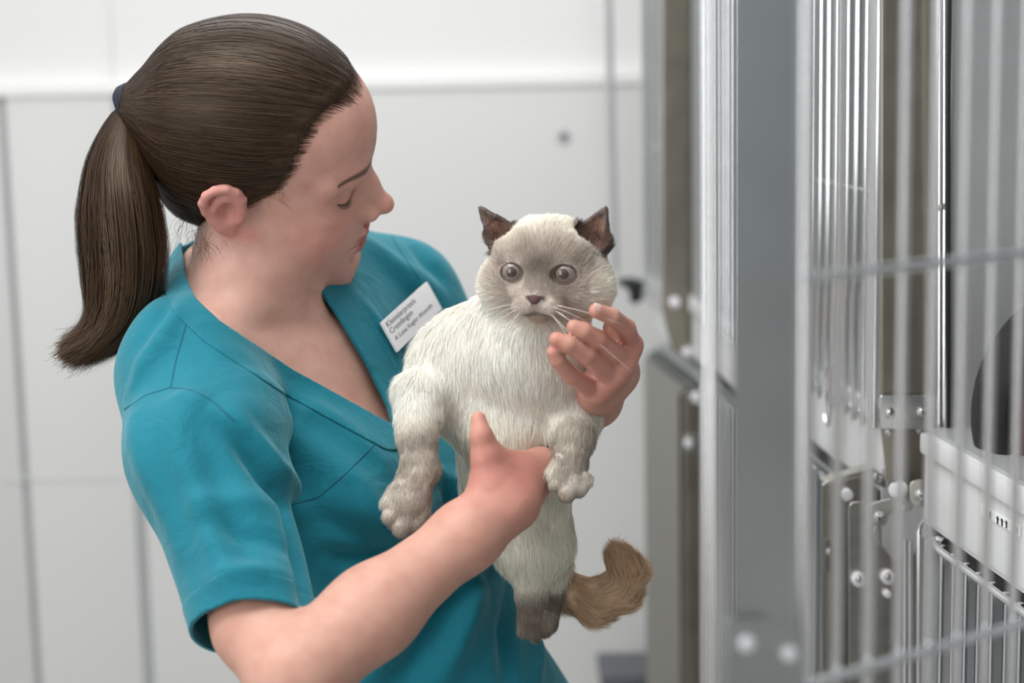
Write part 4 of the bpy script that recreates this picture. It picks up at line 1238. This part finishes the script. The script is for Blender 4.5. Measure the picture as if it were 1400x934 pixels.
EYES = [KP(-36, 3.5, 49.5), KP(34, 2.5, 49.5)]
def build_cat():
    F = Field(P(490, 900, 1.47) - [.01, .19, .02], P(905, 260, 1.47) + [.01, .06, .01], .0017)
    def he(c, r, k=8, mode='+', R=None): F.ell(KP(*c), np.array(r, float) * U, K_R if R is None else K_R @ R, k * U, mode)
    def hc(pts, rad, k=8, mode='+', kk=None): F.chain([KP(*p) for p in pts], [r * U for r in rad], k * U, mode, None if kk is None else kk * U)
    def be(px, py, Y, r, k=25): F.ell(P(px, py, Y), np.array([r[0], r[2], r[1]]) * Y / FPX, None, k * U)
    def bc(pts, k=20, kk=14): F.chain([P(*p[:3]) for p in pts], [p[3] * p[2] / FPX for p in pts], k * U, '+', kk * U)
    # trunk, hanging upright
    be(722, 535, 1.408, (94, 84, 74)); be(617, 515, 1.418, (64, 79, 62), 40); be(728, 742, 1.418, (50, 44, 44), 25)
    be(690, 470, 1.412, (88, 70, 62), 40)
    bc([(748, 400, 1.388, 66), (722, 480, 1.395, 78)], 40)
    be(778, 545, 1.412, (36, 40, 42), 30); be(700, 588, 1.394, (60, 40, 50), 30)
    bc([(690, 580, 1.422, 72), (706, 660, 1.428, 68), (726, 738, 1.418, 50)], 40, 40)
    # fore legs
    bc([(572, 540, 1.385, 36), (570, 598, 1.358, 27), (574, 642, 1.345, 25), (558, 684, 1.336, 29), (552, 705, 1.334, 27)], 22, 12)
    for c in [(531, 688, 1.329, 11), (534, 706, 1.324, 13), (549, 722, 1.322, 14), (568, 716, 1.326, 12)]:
        bc([(c[0] + 10, c[1] - 16, c[2] + .006, c[3]), c], 5, 4)
    bc([(786, 568, 1.392, 34), (783, 602, 1.362, 29), (778, 636, 1.346, 23), (775, 656, 1.336, 22)], 22, 12)
    for c in [(756, 646, 1.330, 10), (760, 662, 1.325, 11), (775, 675, 1.322, 13), (792, 670, 1.327, 11)]:
        bc([(c[0] + 8, c[1] - 14, c[2] + .006, c[3]), c], 5, 4)
    # hind legs
    bc([(726, 765, 1.408, 38), (726, 808, 1.398, 21), (728, 842, 1.388, 19), (730, 856, 1.382, 15)], 16, 8)
    for c in [(716, 860, 1.374, 10), (730, 865, 1.371, 11), (744, 859, 1.374, 10)]: bc([(c[0] + 2, c[1] - 14, c[2] + .008, c[3]), c], 4, 4)
    bc([(752, 770, 1.435, 30), (752, 815, 1.432, 18), (750, 850, 1.425, 14)], 12, 8)
    # tail
    bc([(742, 765, 1.452, 24), (772, 806, 1.452, 24), (812, 822, 1.445, 28), (846, 808, 1.435, 27), (858, 785, 1.428, 24), (850, 768, 1.424, 20)], 14, 14)
    # head
    he((0, 4, 0), (78, 66, 72), 30)
    for s in (-1, 1):
        he((s * 45, -24, 14), (47, 38, 42), 20)
        he((s * 30, 30, 40), (24, 20, 20), 18)          # brow
    he((0, -30, 58), (30, 24, 26), 14)
    for s in (-1, 1): he((s * 14, -39, 75), (17, 12.5, 13), 6)
    hc([(0, 14, 64), (0, -14, 74), (0, -26, 83)], [14, 11.5, 9.5], 12)
    he((0, -53, 62), (15, 10, 13), 10)
    for s in (-1, 1):
        he((s * 35, 3, 77), (16.0, 12.8, 18), 5, '-')
    # nose leather, philtrum, mouth
    he((0, -25.5, 88), (10, 4.2, 5), 3); he((0, -30, 89.5), (5, 5, 4.5), 3)
    hc([(0, -35, 91), (0, -45, 90)], [1.6, 1.6], 3, '-')
    for s in (-1, 1): hc([(0, -46, 88), (s * 10, -51, 84), (s * 22, -50, 75)], [1.2, 1.2, 1.0], 3, '-')
    # ears: hollow, open towards the camera
    for base, tip, rb in (((-58, 34, -4), (-94, 82, 2), 27), ((59, 38, -8), (80, 83, -6), 29)):
        b_, t_ = np.array(base, float), np.array(tip, float)
        s = np.sign(b_[0])
        hc([tuple(b_), tuple(t_)], [rb, 3.5], 8)
        hc([tuple(b_ + [0, 7, 17]), tuple(t_ * .95 + b_ * .05 + [0, 0, 6])], [rb * .84, 1.0], 3, '-')
    for e in EYES: F.ell(e, np.array([17.9, 17.9, 17.9]) * U, K_R, 0.5 * U, '-')
    for q, s in ((0, -1), (1, 1)):                    # lids close round the eyeball
        c = cat_local(EYES[q])
        ring = [(c[0] + 16.8 * math.cos(a), c[1] + (9.9 if math.sin(a) > 0 else 14.2) * math.sin(a) + (1.8 if s else -1.8) * math.cos(a), c[2] + 10.6 - 4.4 * abs(math.cos(a)) ** 2) for a in np.linspace(0, 2 * math.pi, 25)]
        hc(ring, [2.3] * 25, 4, kk=2)
    return F
KF = build_cat(); cat_me = KF.mesh('cat')
V = verts_np(cat_me); CL = cat_local(V)
m_kf = (CL[:, 2] > 25) & (np.abs(CL[:, 0]) < 75) & (np.abs(CL[:, 1]) < 75)
subdivide_where(cat_me, m_kf); V = KF.snap(verts_np(cat_me), 2); set_verts(cat_me, V)

CREAM = np.array([.90, .87, .775]); WHITE = np.array([.92, .905, .85]); MASK = np.array([.55, .465, .39]); DEEP = np.array([.17, .125, .110]); EARC = np.array([.115, .075, .065])
LEG = np.array([.47, .41, .345]); TAIL = np.array([.70, .53, .36]); TAILD = np.array([.47, .32, .195]); HIND = np.array([.23, .185, .14])
LEG_A = [P(560, 560, 1.37), P(570, 598, 1.358), P(574, 642, 1.345), P(552, 715, 1.33)]
LEG_B = [P(785, 585, 1.38), P(783, 602, 1.362), P(778, 636, 1.346), P(775, 680, 1.33)]
LEG_C = [P(727, 790, 1.40), P(728, 842, 1.388), P(732, 868, 1.375)]
LEG_D = [P(752, 790, 1.432), P(752, 815, 1.432), P(750, 862, 1.425)]
TAIL_L = [P(742, 765, 1.452), P(772, 806, 1.452), P(812, 824, 1.445), P(848, 810, 1.435), P(862, 786, 1.428), P(852, 762, 1.424)]
def along(V, line):
    """distance to a polyline, 0..1 place along it, direction there"""
    best = np.full(len(V), 9.0); tt = np.zeros(len(V)); dr = np.zeros((len(V), 3)); n = len(line) - 1
    for i in range(n):
        a, b = np.array(line[i]), np.array(line[i + 1]); ab = b - a
        t = np.clip(((V - a) @ ab) / (ab @ ab), 0, 1); d = np.linalg.norm(V - a - t[:, None] * ab, axis=1)
        m = d < best; best = np.where(m, d, best); tt = np.where(m, (i + t) / n, tt); dr[m] = nrm(ab)
    return best, tt, dr
def wn(V, f, s=0):
    r_ = np.random.default_rng(100 + s); o = 0
    for _ in range(6):
        kv = r_.normal(0, 1, 3); kv *= f / np.linalg.norm(kv); o = o + np.sin(V @ kv + r_.uniform(0, 6))
    return o / 3
def sstep(a, b, x):
    t = np.clip((x - a) / (b - a), 0, 1); return t * t * (3 - 2 * t)
def eye_q(L, e):
    c = cat_local(e); d = L - c
    return np.sqrt((d[:, 0] / 15.8) ** 2 + ((d[:, 1] + .8) / 12.9) ** 2) + 9.0 * (np.abs(d[:, 2] - 10) > 22)
def cat_colour(V):
    L = cat_local(V); n1 = wn(V, 160, 1); n2 = wn(V, 420, 2)
    C = np.tile(CREAM, (len(V), 1)) * (1 + .03 * n1[:, None])
    mixin = lambda C, w, c: C * (1 - w[:, None]) + w[:, None] * c
    C = mixin(C, .5 * sstep(120, 60, np.abs(V[:, 2] - P(640, 470, 1.4)[2]) / U), WHITE)
    hd = sstep(108, 92, np.linalg.norm(L, axis=1))
    # face: pale grey mask fading to white at the cheeks and crown
    q = np.sqrt(((L[:, 0] - 2) / 74) ** 2 + ((L[:, 1] + 4) / 60) ** 2)
    w = hd * sstep(1.30, .70, q + .06 * n1) * sstep(-15, 20, L[:, 2])
    C = mixin(C, .88 * w, MASK)
    f1 = 1.0 * np.exp(-((L[:, 0]) / 19) ** 2 - ((L[:, 1] - 16) / 20) ** 2) + .30 * np.exp(-((L[:, 0]) / 12) ** 2 - ((L[:, 1] + 8) / 20) ** 2)
    for s in (-1, 1):
        f1 = f1 + .34 * np.exp(-((L[:, 0] - s * 50) / 16) ** 2 - ((L[:, 1] - 12) / 14) ** 2) + .26 * np.exp(-((L[:, 0] - s * 36) / 20) ** 2 - ((L[:, 1] + 18) / 9) ** 2) + .22 * np.exp(-((L[:, 0] - s * 18) / 8) ** 2 - ((L[:, 1] - 40) / 16) ** 2)
    C = mixin(C, np.clip(.72 * f1 * (1 + .12 * n2), 0, .85) * hd * sstep(20, 40, L[:, 2]), DEEP)
    mz = np.exp(-((np.abs(L[:, 0]) - 14) / 11) ** 2 - ((L[:, 1] + 41) / 9) ** 2) * sstep(60, 72, L[:, 2]) * hd
    C = mixin(C, .65 * mz, np.array([.66, .58, .53]))
    ch = np.exp(-((L[:, 0]) / 17) ** 2 - ((L[:, 1] + 54) / 6) ** 2) * sstep(50, 62, L[:, 2]) * hd
    C = mixin(C, .40 * ch, np.array([.52, .40, .24]))
    mo = sstep(3.2, 1.2, np.abs(L[:, 1] + 46.5 + .16 * np.abs(L[:, 0]))) * (np.abs(L[:, 0]) < 24) * sstep(66, 72, L[:, 2]) * hd
    C = mixin(C, .65 * mo, np.array([.10, .06, .05]))
    no = sstep(1.15, .9, np.sqrt((L[:, 0] / (9.5 + .35 * (L[:, 1] + 27))) ** 2 + ((L[:, 1] + 28) / 7.0) ** 2)) * (L[:, 2] > 82)
    C = mixin(C, no, np.array([.105, .052, .052]))
    for e in EYES:                                  # dark rim of the lids
        C = mixin(C, .90 * sstep(1.24, 1.06, eye_q(L, e)), np.array([.075, .05, .043]))
    for b_, t_, rb in ((np.array([-58, 34, -4.]), np.array([-94, 82, 2.]), 27), (np.array([59, 38, -8.]), np.array([80, 83, -6.]), 29)):
        ab = t_ - b_; t = ((L - b_) @ ab) / (ab @ ab); d = np.linalg.norm(L - b_ - np.clip(t, 0, 1)[:, None] * ab, axis=1); lim = rb * (1 - np.clip(t, 0, 1)) + 4
        w = sstep(lim + 9, lim + 3, d) * sstep(-.36, -.10, t + .04 * n2)
        C = mixin(C, .95 * w, EARC)
        inn = w * sstep(lim - 3, lim - 9, d) * sstep(.95, .6, t)
        C = mixin(C, .65 * inn, np.array([.36, .20, .14]))
    # legs, feet, tail
    for ln, r_, col in ((LEG_A, 46, LEG), (LEG_B, 42, LEG), (LEG_C, 40, HIND), (LEG_D, 36, HIND)):
        d, t, _ = along(V, ln)
        w = sstep(r_, r_ * .55, d / U) * sstep(.02, .40, t)
        C = mixin(C, w * .9, col * 1.0)
        st = .5 + .5 * np.sin(t * 34 + n1)
        if col is LEG: C = mixin(C, w * .16 * st, DEEP)
        else: pass
    for ln, a in ((LEG_A, .93), (LEG_B, .93)):
        d, t, _ = along(V, ln); w = sstep(44, 30, d / U) * sstep(.72, .95, t); C = mixin(C, w * .5, np.array([.47, .41, .35]))
    d, t, _ = along(V, TAIL_L); w = sstep(44, 30, d / U) * sstep(.04, .18, t)
    C = mixin(C, w, TAIL); C = mixin(C, w * .5 * sstep(.68, .95, t + .03 * n2) , TAILD); C = mixin(C, w * .22 * sstep(0, 1, n1), TAILD)
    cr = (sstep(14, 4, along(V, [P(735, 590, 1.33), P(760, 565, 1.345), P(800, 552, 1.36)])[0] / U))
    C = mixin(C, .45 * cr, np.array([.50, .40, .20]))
    return np.clip(C, .01, .94)
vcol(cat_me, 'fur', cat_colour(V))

m, nt, b = new_mat('cat fur')
at = node(nt, 'ShaderNodeAttribute', attribute_name='fur'); nt.links.new(at.outputs['Color'], b.inputs['Base Color'])
b.inputs['Roughness'].default_value = .75; b.inputs['Specular IOR Level'].default_value = .2; b.inputs['Sheen Weight'].default_value = .15
FUR = m
tl = node(nt, 'ShaderNodeBsdfTranslucent'); nt.links.new(at.outputs['Color'], tl.inputs['Color'])
ms = node(nt, 'ShaderNodeMixShader'); ms.inputs[0].default_value = .38
nt.links.new(b.outputs[0], ms.inputs[1]); nt.links.new(tl.outputs[0], ms.inputs[2]); nt.links.new(ms.outputs[0], nt.nodes['Material Output'].inputs['Surface'])
m, nt, b = new_mat('cat skin'); at = node(nt, 'ShaderNodeAttribute', attribute_name='fur'); nt.links.new(at.outputs['Color'], b.inputs['Base Color']); b.inputs['Roughness'].default_value = .8
SKINF = m
cat = link('cat', cat_me, SKINF)
tag(cat, 'cream cat with a grey face, dark ears and curled tan tail, held in arms', 'cat')

# eyes
m, nt, b = new_mat('cat eye')
at = node(nt, 'ShaderNodeAttribute', attribute_name='eye'); nt.links.new(at.outputs['Color'], b.inputs['Base Color'])
b.inputs['Roughness'].default_value = .25; b.inputs['Coat Weight'].default_value = 1.0; b.inputs['Coat Roughness'].default_value = .03
EYEM = m
for q, e in enumerate(EYES):
    bm = bmesh.new(); bmesh.ops.create_uvsphere(bm, u_segments=64, v_segments=48, radius=17.5 * U)
    gz = nrm(K_F + K_L * (.0 if q == 0 else .06) + K_U * .02)
    Mx = np.stack([nrm(np.cross(K_U, gz)), nrm(np.cross(gz, np.cross(K_U, gz))), gz], 1)
    for v in bm.verts:
        c = Mx @ np.array(v.co); v.co = Vector(e + c)
    me = bpy.data.meshes.new('eye'); bm.to_mesh(me); bm.free()
    VV = (verts_np(me) - e) / (17.5 * U); ang = np.degrees(np.arccos(np.clip(VV @ gz, -1, 1)))
    hx = VV @ Mx[:, 0]; hy = VV @ Mx[:, 1]; az = np.arctan2(hy, hx)
    pup = np.degrees(np.arcsin(np.clip(np.sqrt(hx ** 2 + hy ** 2), 0, 1)))
    iris = np.array([.235, .185, .15])[None] * (1 + .18 * np.sin(az * 23) + .10 * np.sin(az * 41 + 1))[:, None] * (1 + .25 * sstep(30, 60, ang))[:, None]
    col = np.where((pup < 25)[:, None], np.array([.045, .022, .018])[None], iris)
    col = np.where((ang > 66)[:, None], np.array([.05, .035, .03])[None], col)
    vcol(me, 'eye', col)
    o = link('eye', me, EYEM, cat)
    o['label'] = 'round grey-brown eye'
# ------------------------------------------------------------------ coat: fine tapered hairs rooted on the skin
me = cat_me; me.calc_loop_triangles()
tri = np.empty(len(me.loop_triangles) * 3, dtype=np.int32); me.loop_triangles.foreach_get('vertices', tri); tri = tri.reshape(-1, 3)
V = verts_np(me); N = normals_np(me)
A = np.linalg.norm(np.cross(V[tri[:, 1]] - V[tri[:, 0]], V[tri[:, 2]] - V[tri[:, 0]]), axis=1)
ctr = V[tri].mean(1); Lc = cat_local(ctr)
dens = np.where((np.linalg.norm(Lc, axis=1) < 105) & (Lc[:, 2] > 0), 5.5, 1.0)
for ln_, r_ in ((LEG_A, 46), (LEG_B, 42), (LEG_C, 36)): dens = np.where(along(ctr, ln_)[0] / U < r_, 1.9, dens)
dens = np.where(((N[tri].mean(1)) @ nrm(CAM - CH)) < -.35, .25, dens)      # the back against her chest is sparser
NH = 300000
pick = rng.choice(len(tri), NH, p=A * dens / (A * dens).sum())
r1, r2 = np.sqrt(rng.uniform(0, 1, NH)), rng.uniform(0, 1, NH)
w3 = np.stack([1 - r1, r1 * (1 - r2), r1 * r2], 1)[..., None]
root = (V[tri[pick]] * w3).sum(1); rn = (N[tri[pick]] * w3).sum(1); rn /= np.linalg.norm(rn, axis=1)[:, None] + 1e-9
L = cat_local(root); rad = np.linalg.norm(L, axis=1)
head_w = sstep(112, 88, rad)
flow = np.tile(np.array([0.0, -.25, -1.0]), (NH, 1))
away = root - KP(0, -29, 84); away /= np.linalg.norm(away, axis=1)[:, None] + 1e-9
flow = flow * (1 - head_w[:, None]) + head_w[:, None] * away
leng = .0090 * (1 - head_w) + head_w * (.0042 + .0040 * sstep(35, 90, np.linalg.norm(L - np.array([0, -20, 80]), axis=1)))
def override(line, r_, ln, lead=.0):
    global flow, leng
    d, t, dr = along(root, line); w = sstep(r_ * 1.1, r_ * .7, d / U) * sstep(lead, lead + .2, t)
    flow = flow * (1 - w[:, None]) + dr * w[:, None]; leng = leng * (1 - w) + ln * w
    return w
wa = override(LEG_A, 44, .0055); wb = override(LEG_B, 40, .0055); override(LEG_C, 34, .0055); override(LEG_D, 30, .0055); override(TAIL_L, 44, .0130)
d, t, _ = along(root, LEG_A); leng *= 1 - .5 * sstep(44, 34, d / U) * sstep(.7, .9, t)
d, t, _ = along(root, LEG_B); leng *= 1 - .5 * sstep(40, 32, d / U) * sstep(.7, .9, t)
ear = sstep(40, 52, L[:, 1]) * sstep(44, 54, np.abs(L[:, 0])); leng = leng * (1 - ear) + .0020 * ear; eb = sstep(28, 42, L[:, 1]) * sstep(34, 46, np.abs(L[:, 0])) * head_w; leng *= 1 - .45 * eb
bare = np.zeros(NH, bool)
for e in EYES:
    d = np.linalg.norm(root - (e + K_F * 16 * U), axis=1) / U; bare |= eye_q(L, e) < .92
    leng *= .40 + .60 * sstep(16, 34, d); leng = np.where(eye_q(L, e) < 1.22, .0009, leng)
bare |= ((L[:, 0] / 9) ** 2 + ((L[:, 1] + 28) / 6.5) ** 2 < 1) & (L[:, 2] > 80)
nose_d = np.linalg.norm(L - np.array([0, -30, 88]), axis=1); leng *= .4 + .6 * sstep(12, 40, nose_d)
# hands press the coat flat
for a in ([P(654, 573, 1.31), P(664, 625, 1.305), P(722, 655, 1.325)], [P(757, 463, 1.305), P(806, 486, 1.317), P(841, 516, 1.342)], [P(754, 476, 1.306), P(784, 511, 1.325)], [P(779, 446, 1.309), P(820, 463, 1.317)], [P(808, 420, 1.309), P(836, 428, 1.316), P(861, 443, 1.335)]):
    d = along(root, a)[0]; leng *= .25 + .75 * sstep(.007, .016, d)
tan = flow - rn * (flow * rn).sum(1)[:, None]; tan /= np.linalg.norm(tan, axis=1)[:, None] + 1e-6
tuft = np.stack([wn(root, 260, 11), wn(root, 260, 12), wn(root, 260, 13)], 1) * .17 + np.stack([wn(root, 700, 14), wn(root, 700, 15), wn(root, 700, 16)], 1) * .10
lift = np.where(head_w > .5, .26, .36) + .08 * wn(root, 300, 17)
lift = np.maximum(lift, .20); lift = lift * (1 - np.clip(wa + wb, 0, 1) * .45)
dirn = tan + rn * lift[:, None] + tuft + rng.normal(0, .14, (NH, 3)); dirn /= np.linalg.norm(dirn, axis=1)[:, None]
leng = np.where(leng < .001, leng, np.maximum(leng, .0024)) * rng.uniform(.65, 1.2, NH)
k = 4; t = np.linspace(0, 1, k)[None, :, None]
paths = root[:, None] - rn[:, None] * .00015 + dirn[:, None] * leng[:, None, None] * t + (tan * .35 - rn * np.where(leng < .005, .10, .24)[:, None])[:, None] * leng[:, None, None] * t ** 2
keep = ~bare
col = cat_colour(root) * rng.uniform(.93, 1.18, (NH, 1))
side_ = rn + rng.normal(0, .35, rn.shape); side_ /= np.linalg.norm(side_, axis=1)[:, None]
paths = paths[keep]; nn = np.repeat(side_[keep][:, None], k, 1)
T = np.gradient(paths, axis=1); B = np.cross(T, nn); B /= np.linalg.norm(B, axis=2, keepdims=True) + 1e-9
wd = (rng.uniform(.00015, .00028, keep.sum()) * np.where(leng[keep] < .005, .72, 1.1))[:, None, None] * np.array([1.0, .9, .6, .12])[None, :, None]
VV = np.stack([paths - B * wd, paths + B * wd], 2).reshape(-1, 3); n = keep.sum()
base = (np.arange(n) * k * 2)[:, None] + (np.arange(k - 1) * 2)[None, :]
Q = np.stack([base, base + 1, base + 3, base + 2], -1).reshape(-1, 4)
fm = mesh_np('fur', VV, Q); vcol(fm, 'fur', np.repeat(np.clip(col[keep], 0, .95), k * 2, axis=0))
fur = link('fur', fm, FUR, cat)

# whiskers
WH = simple('whisker', (.85, .83, .80), .35)
wb_ = MB()
for s, roots in ((-1, [(-17, -37, 84), (-20, -41, 82), (-16, -44, 84), (-22, -36, 80), (-19, -46, 81)]), (1, [(17, -37, 84), (20, -41, 82), (16, -44, 84), (22, -36, 80), (19, -46, 81), (24, -42, 78)])):
    for q, rt_ in enumerate(roots):
        ln = (62 + 14 * q) if s > 0 else (46 + 9 * q)
        el = [-.02, -.28, -.55, .05, -.75, -.42][q]
        d = np.array([s * math.cos(el), math.sin(el) - .12, .34]); d /= np.linalg.norm(d)
        pts = [KP(*(np.array(rt_) + d * ln * t_ + np.array([0, -14 * t_ * t_, -16 * t_ * t_]))) for t_ in np.linspace(0, 1, 9)]
        wb_.tube(pts, [.00022 * (1 - .8 * t_) for t_ in np.linspace(0, 1, 9)], 5)
o = wb_.build('whiskers', WH, cat); o['kind'] = 'stuff'
# ================================================================== LIGHT, CAMERA
w = bpy.data.worlds.new('world'); SC.world = w; w.use_nodes = True
nt = w.node_tree; bg = nt.nodes['Background']; bg.inputs['Strength'].default_value = 1.0
tc = node(nt, 'ShaderNodeTexCoord'); sp = node(nt, 'ShaderNodeSeparateXYZ'); nt.links.new(tc.outputs['Generated'], sp.inputs[0])
rp = node(nt, 'ShaderNodeValToRGB'); nt.links.new(sp.outputs['Z'], rp.inputs['Fac'])
mr = node(nt, 'ShaderNodeMapRange'); mr.inputs['From Min'].default_value = -1; nt.links.new(sp.outputs['Z'], mr.inputs['Value']); nt.links.new(mr.outputs['Result'], rp.inputs['Fac'])
el = rp.color_ramp.elements; el[0].position = .25; el[0].color = (.34, .32, .29, 1); el[1].position = .95; el[1].color = (1.0, 1.0, 1.0, 1)
e_ = el.new(.46); e_.color = (.36, .35, .33, 1); e_ = el.new(.60); e_.color = (.66, .68, .70, 1)
nt.links.new(rp.outputs['Color'], bg.inputs['Color'])

def area(name, loc, size, energy, rot=(0, 0, 0), col=(1, 1, 1)):
    l = bpy.data.lights.new(name, 'AREA'); l.shape = 'RECTANGLE'; l.size, l.size_y = size; l.energy = energy; l.color = col
    o = bpy.data.objects.new(name, l); COL.objects.link(o); o.location = loc; o.rotation_euler = rot
    return o
area('ceiling_light', (-.55, .9, 2.55), (1.2, .6), 17)
area('added_fill_light', (-2.3, -.9, 1.55), (1.3, 1.9), 30, (math.radians(90), 0, math.radians(-58)), (.98, .99, 1.0))  # unseen lamp added for highlights on the rods and frontal fill
area('ceiling_light', (-.2, 2.2, 2.55), (1.2, .6), 11)

cam_d = bpy.data.cameras.new('camera'); cam = bpy.data.objects.new('camera', cam_d); COL.objects.link(cam)
cam_d.sensor_width = 36; cam_d.lens = 36 * FPX / 1400; cam_d.clip_start = .02
cam.matrix_world = Matrix(((RT[0], UP[0], -FW[0], CAM[0]), (RT[1], UP[1], -FW[1], CAM[1]), (RT[2], UP[2], -FW[2], CAM[2]), (0, 0, 0, 1)))
cam_d.dof.use_dof = True; cam_d.dof.focus_distance = 1.43; cam_d.dof.aperture_fstop = 3.4
SC.camera = cam
SC.view_settings.view_transform = 'Standard'; SC.view_settings.look = 'None'; SC.view_settings.gamma = 1; SC.view_settings.use_curve_mapping = False
SC.view_settings.exposure = .14
SC.cycles.use_denoising = True
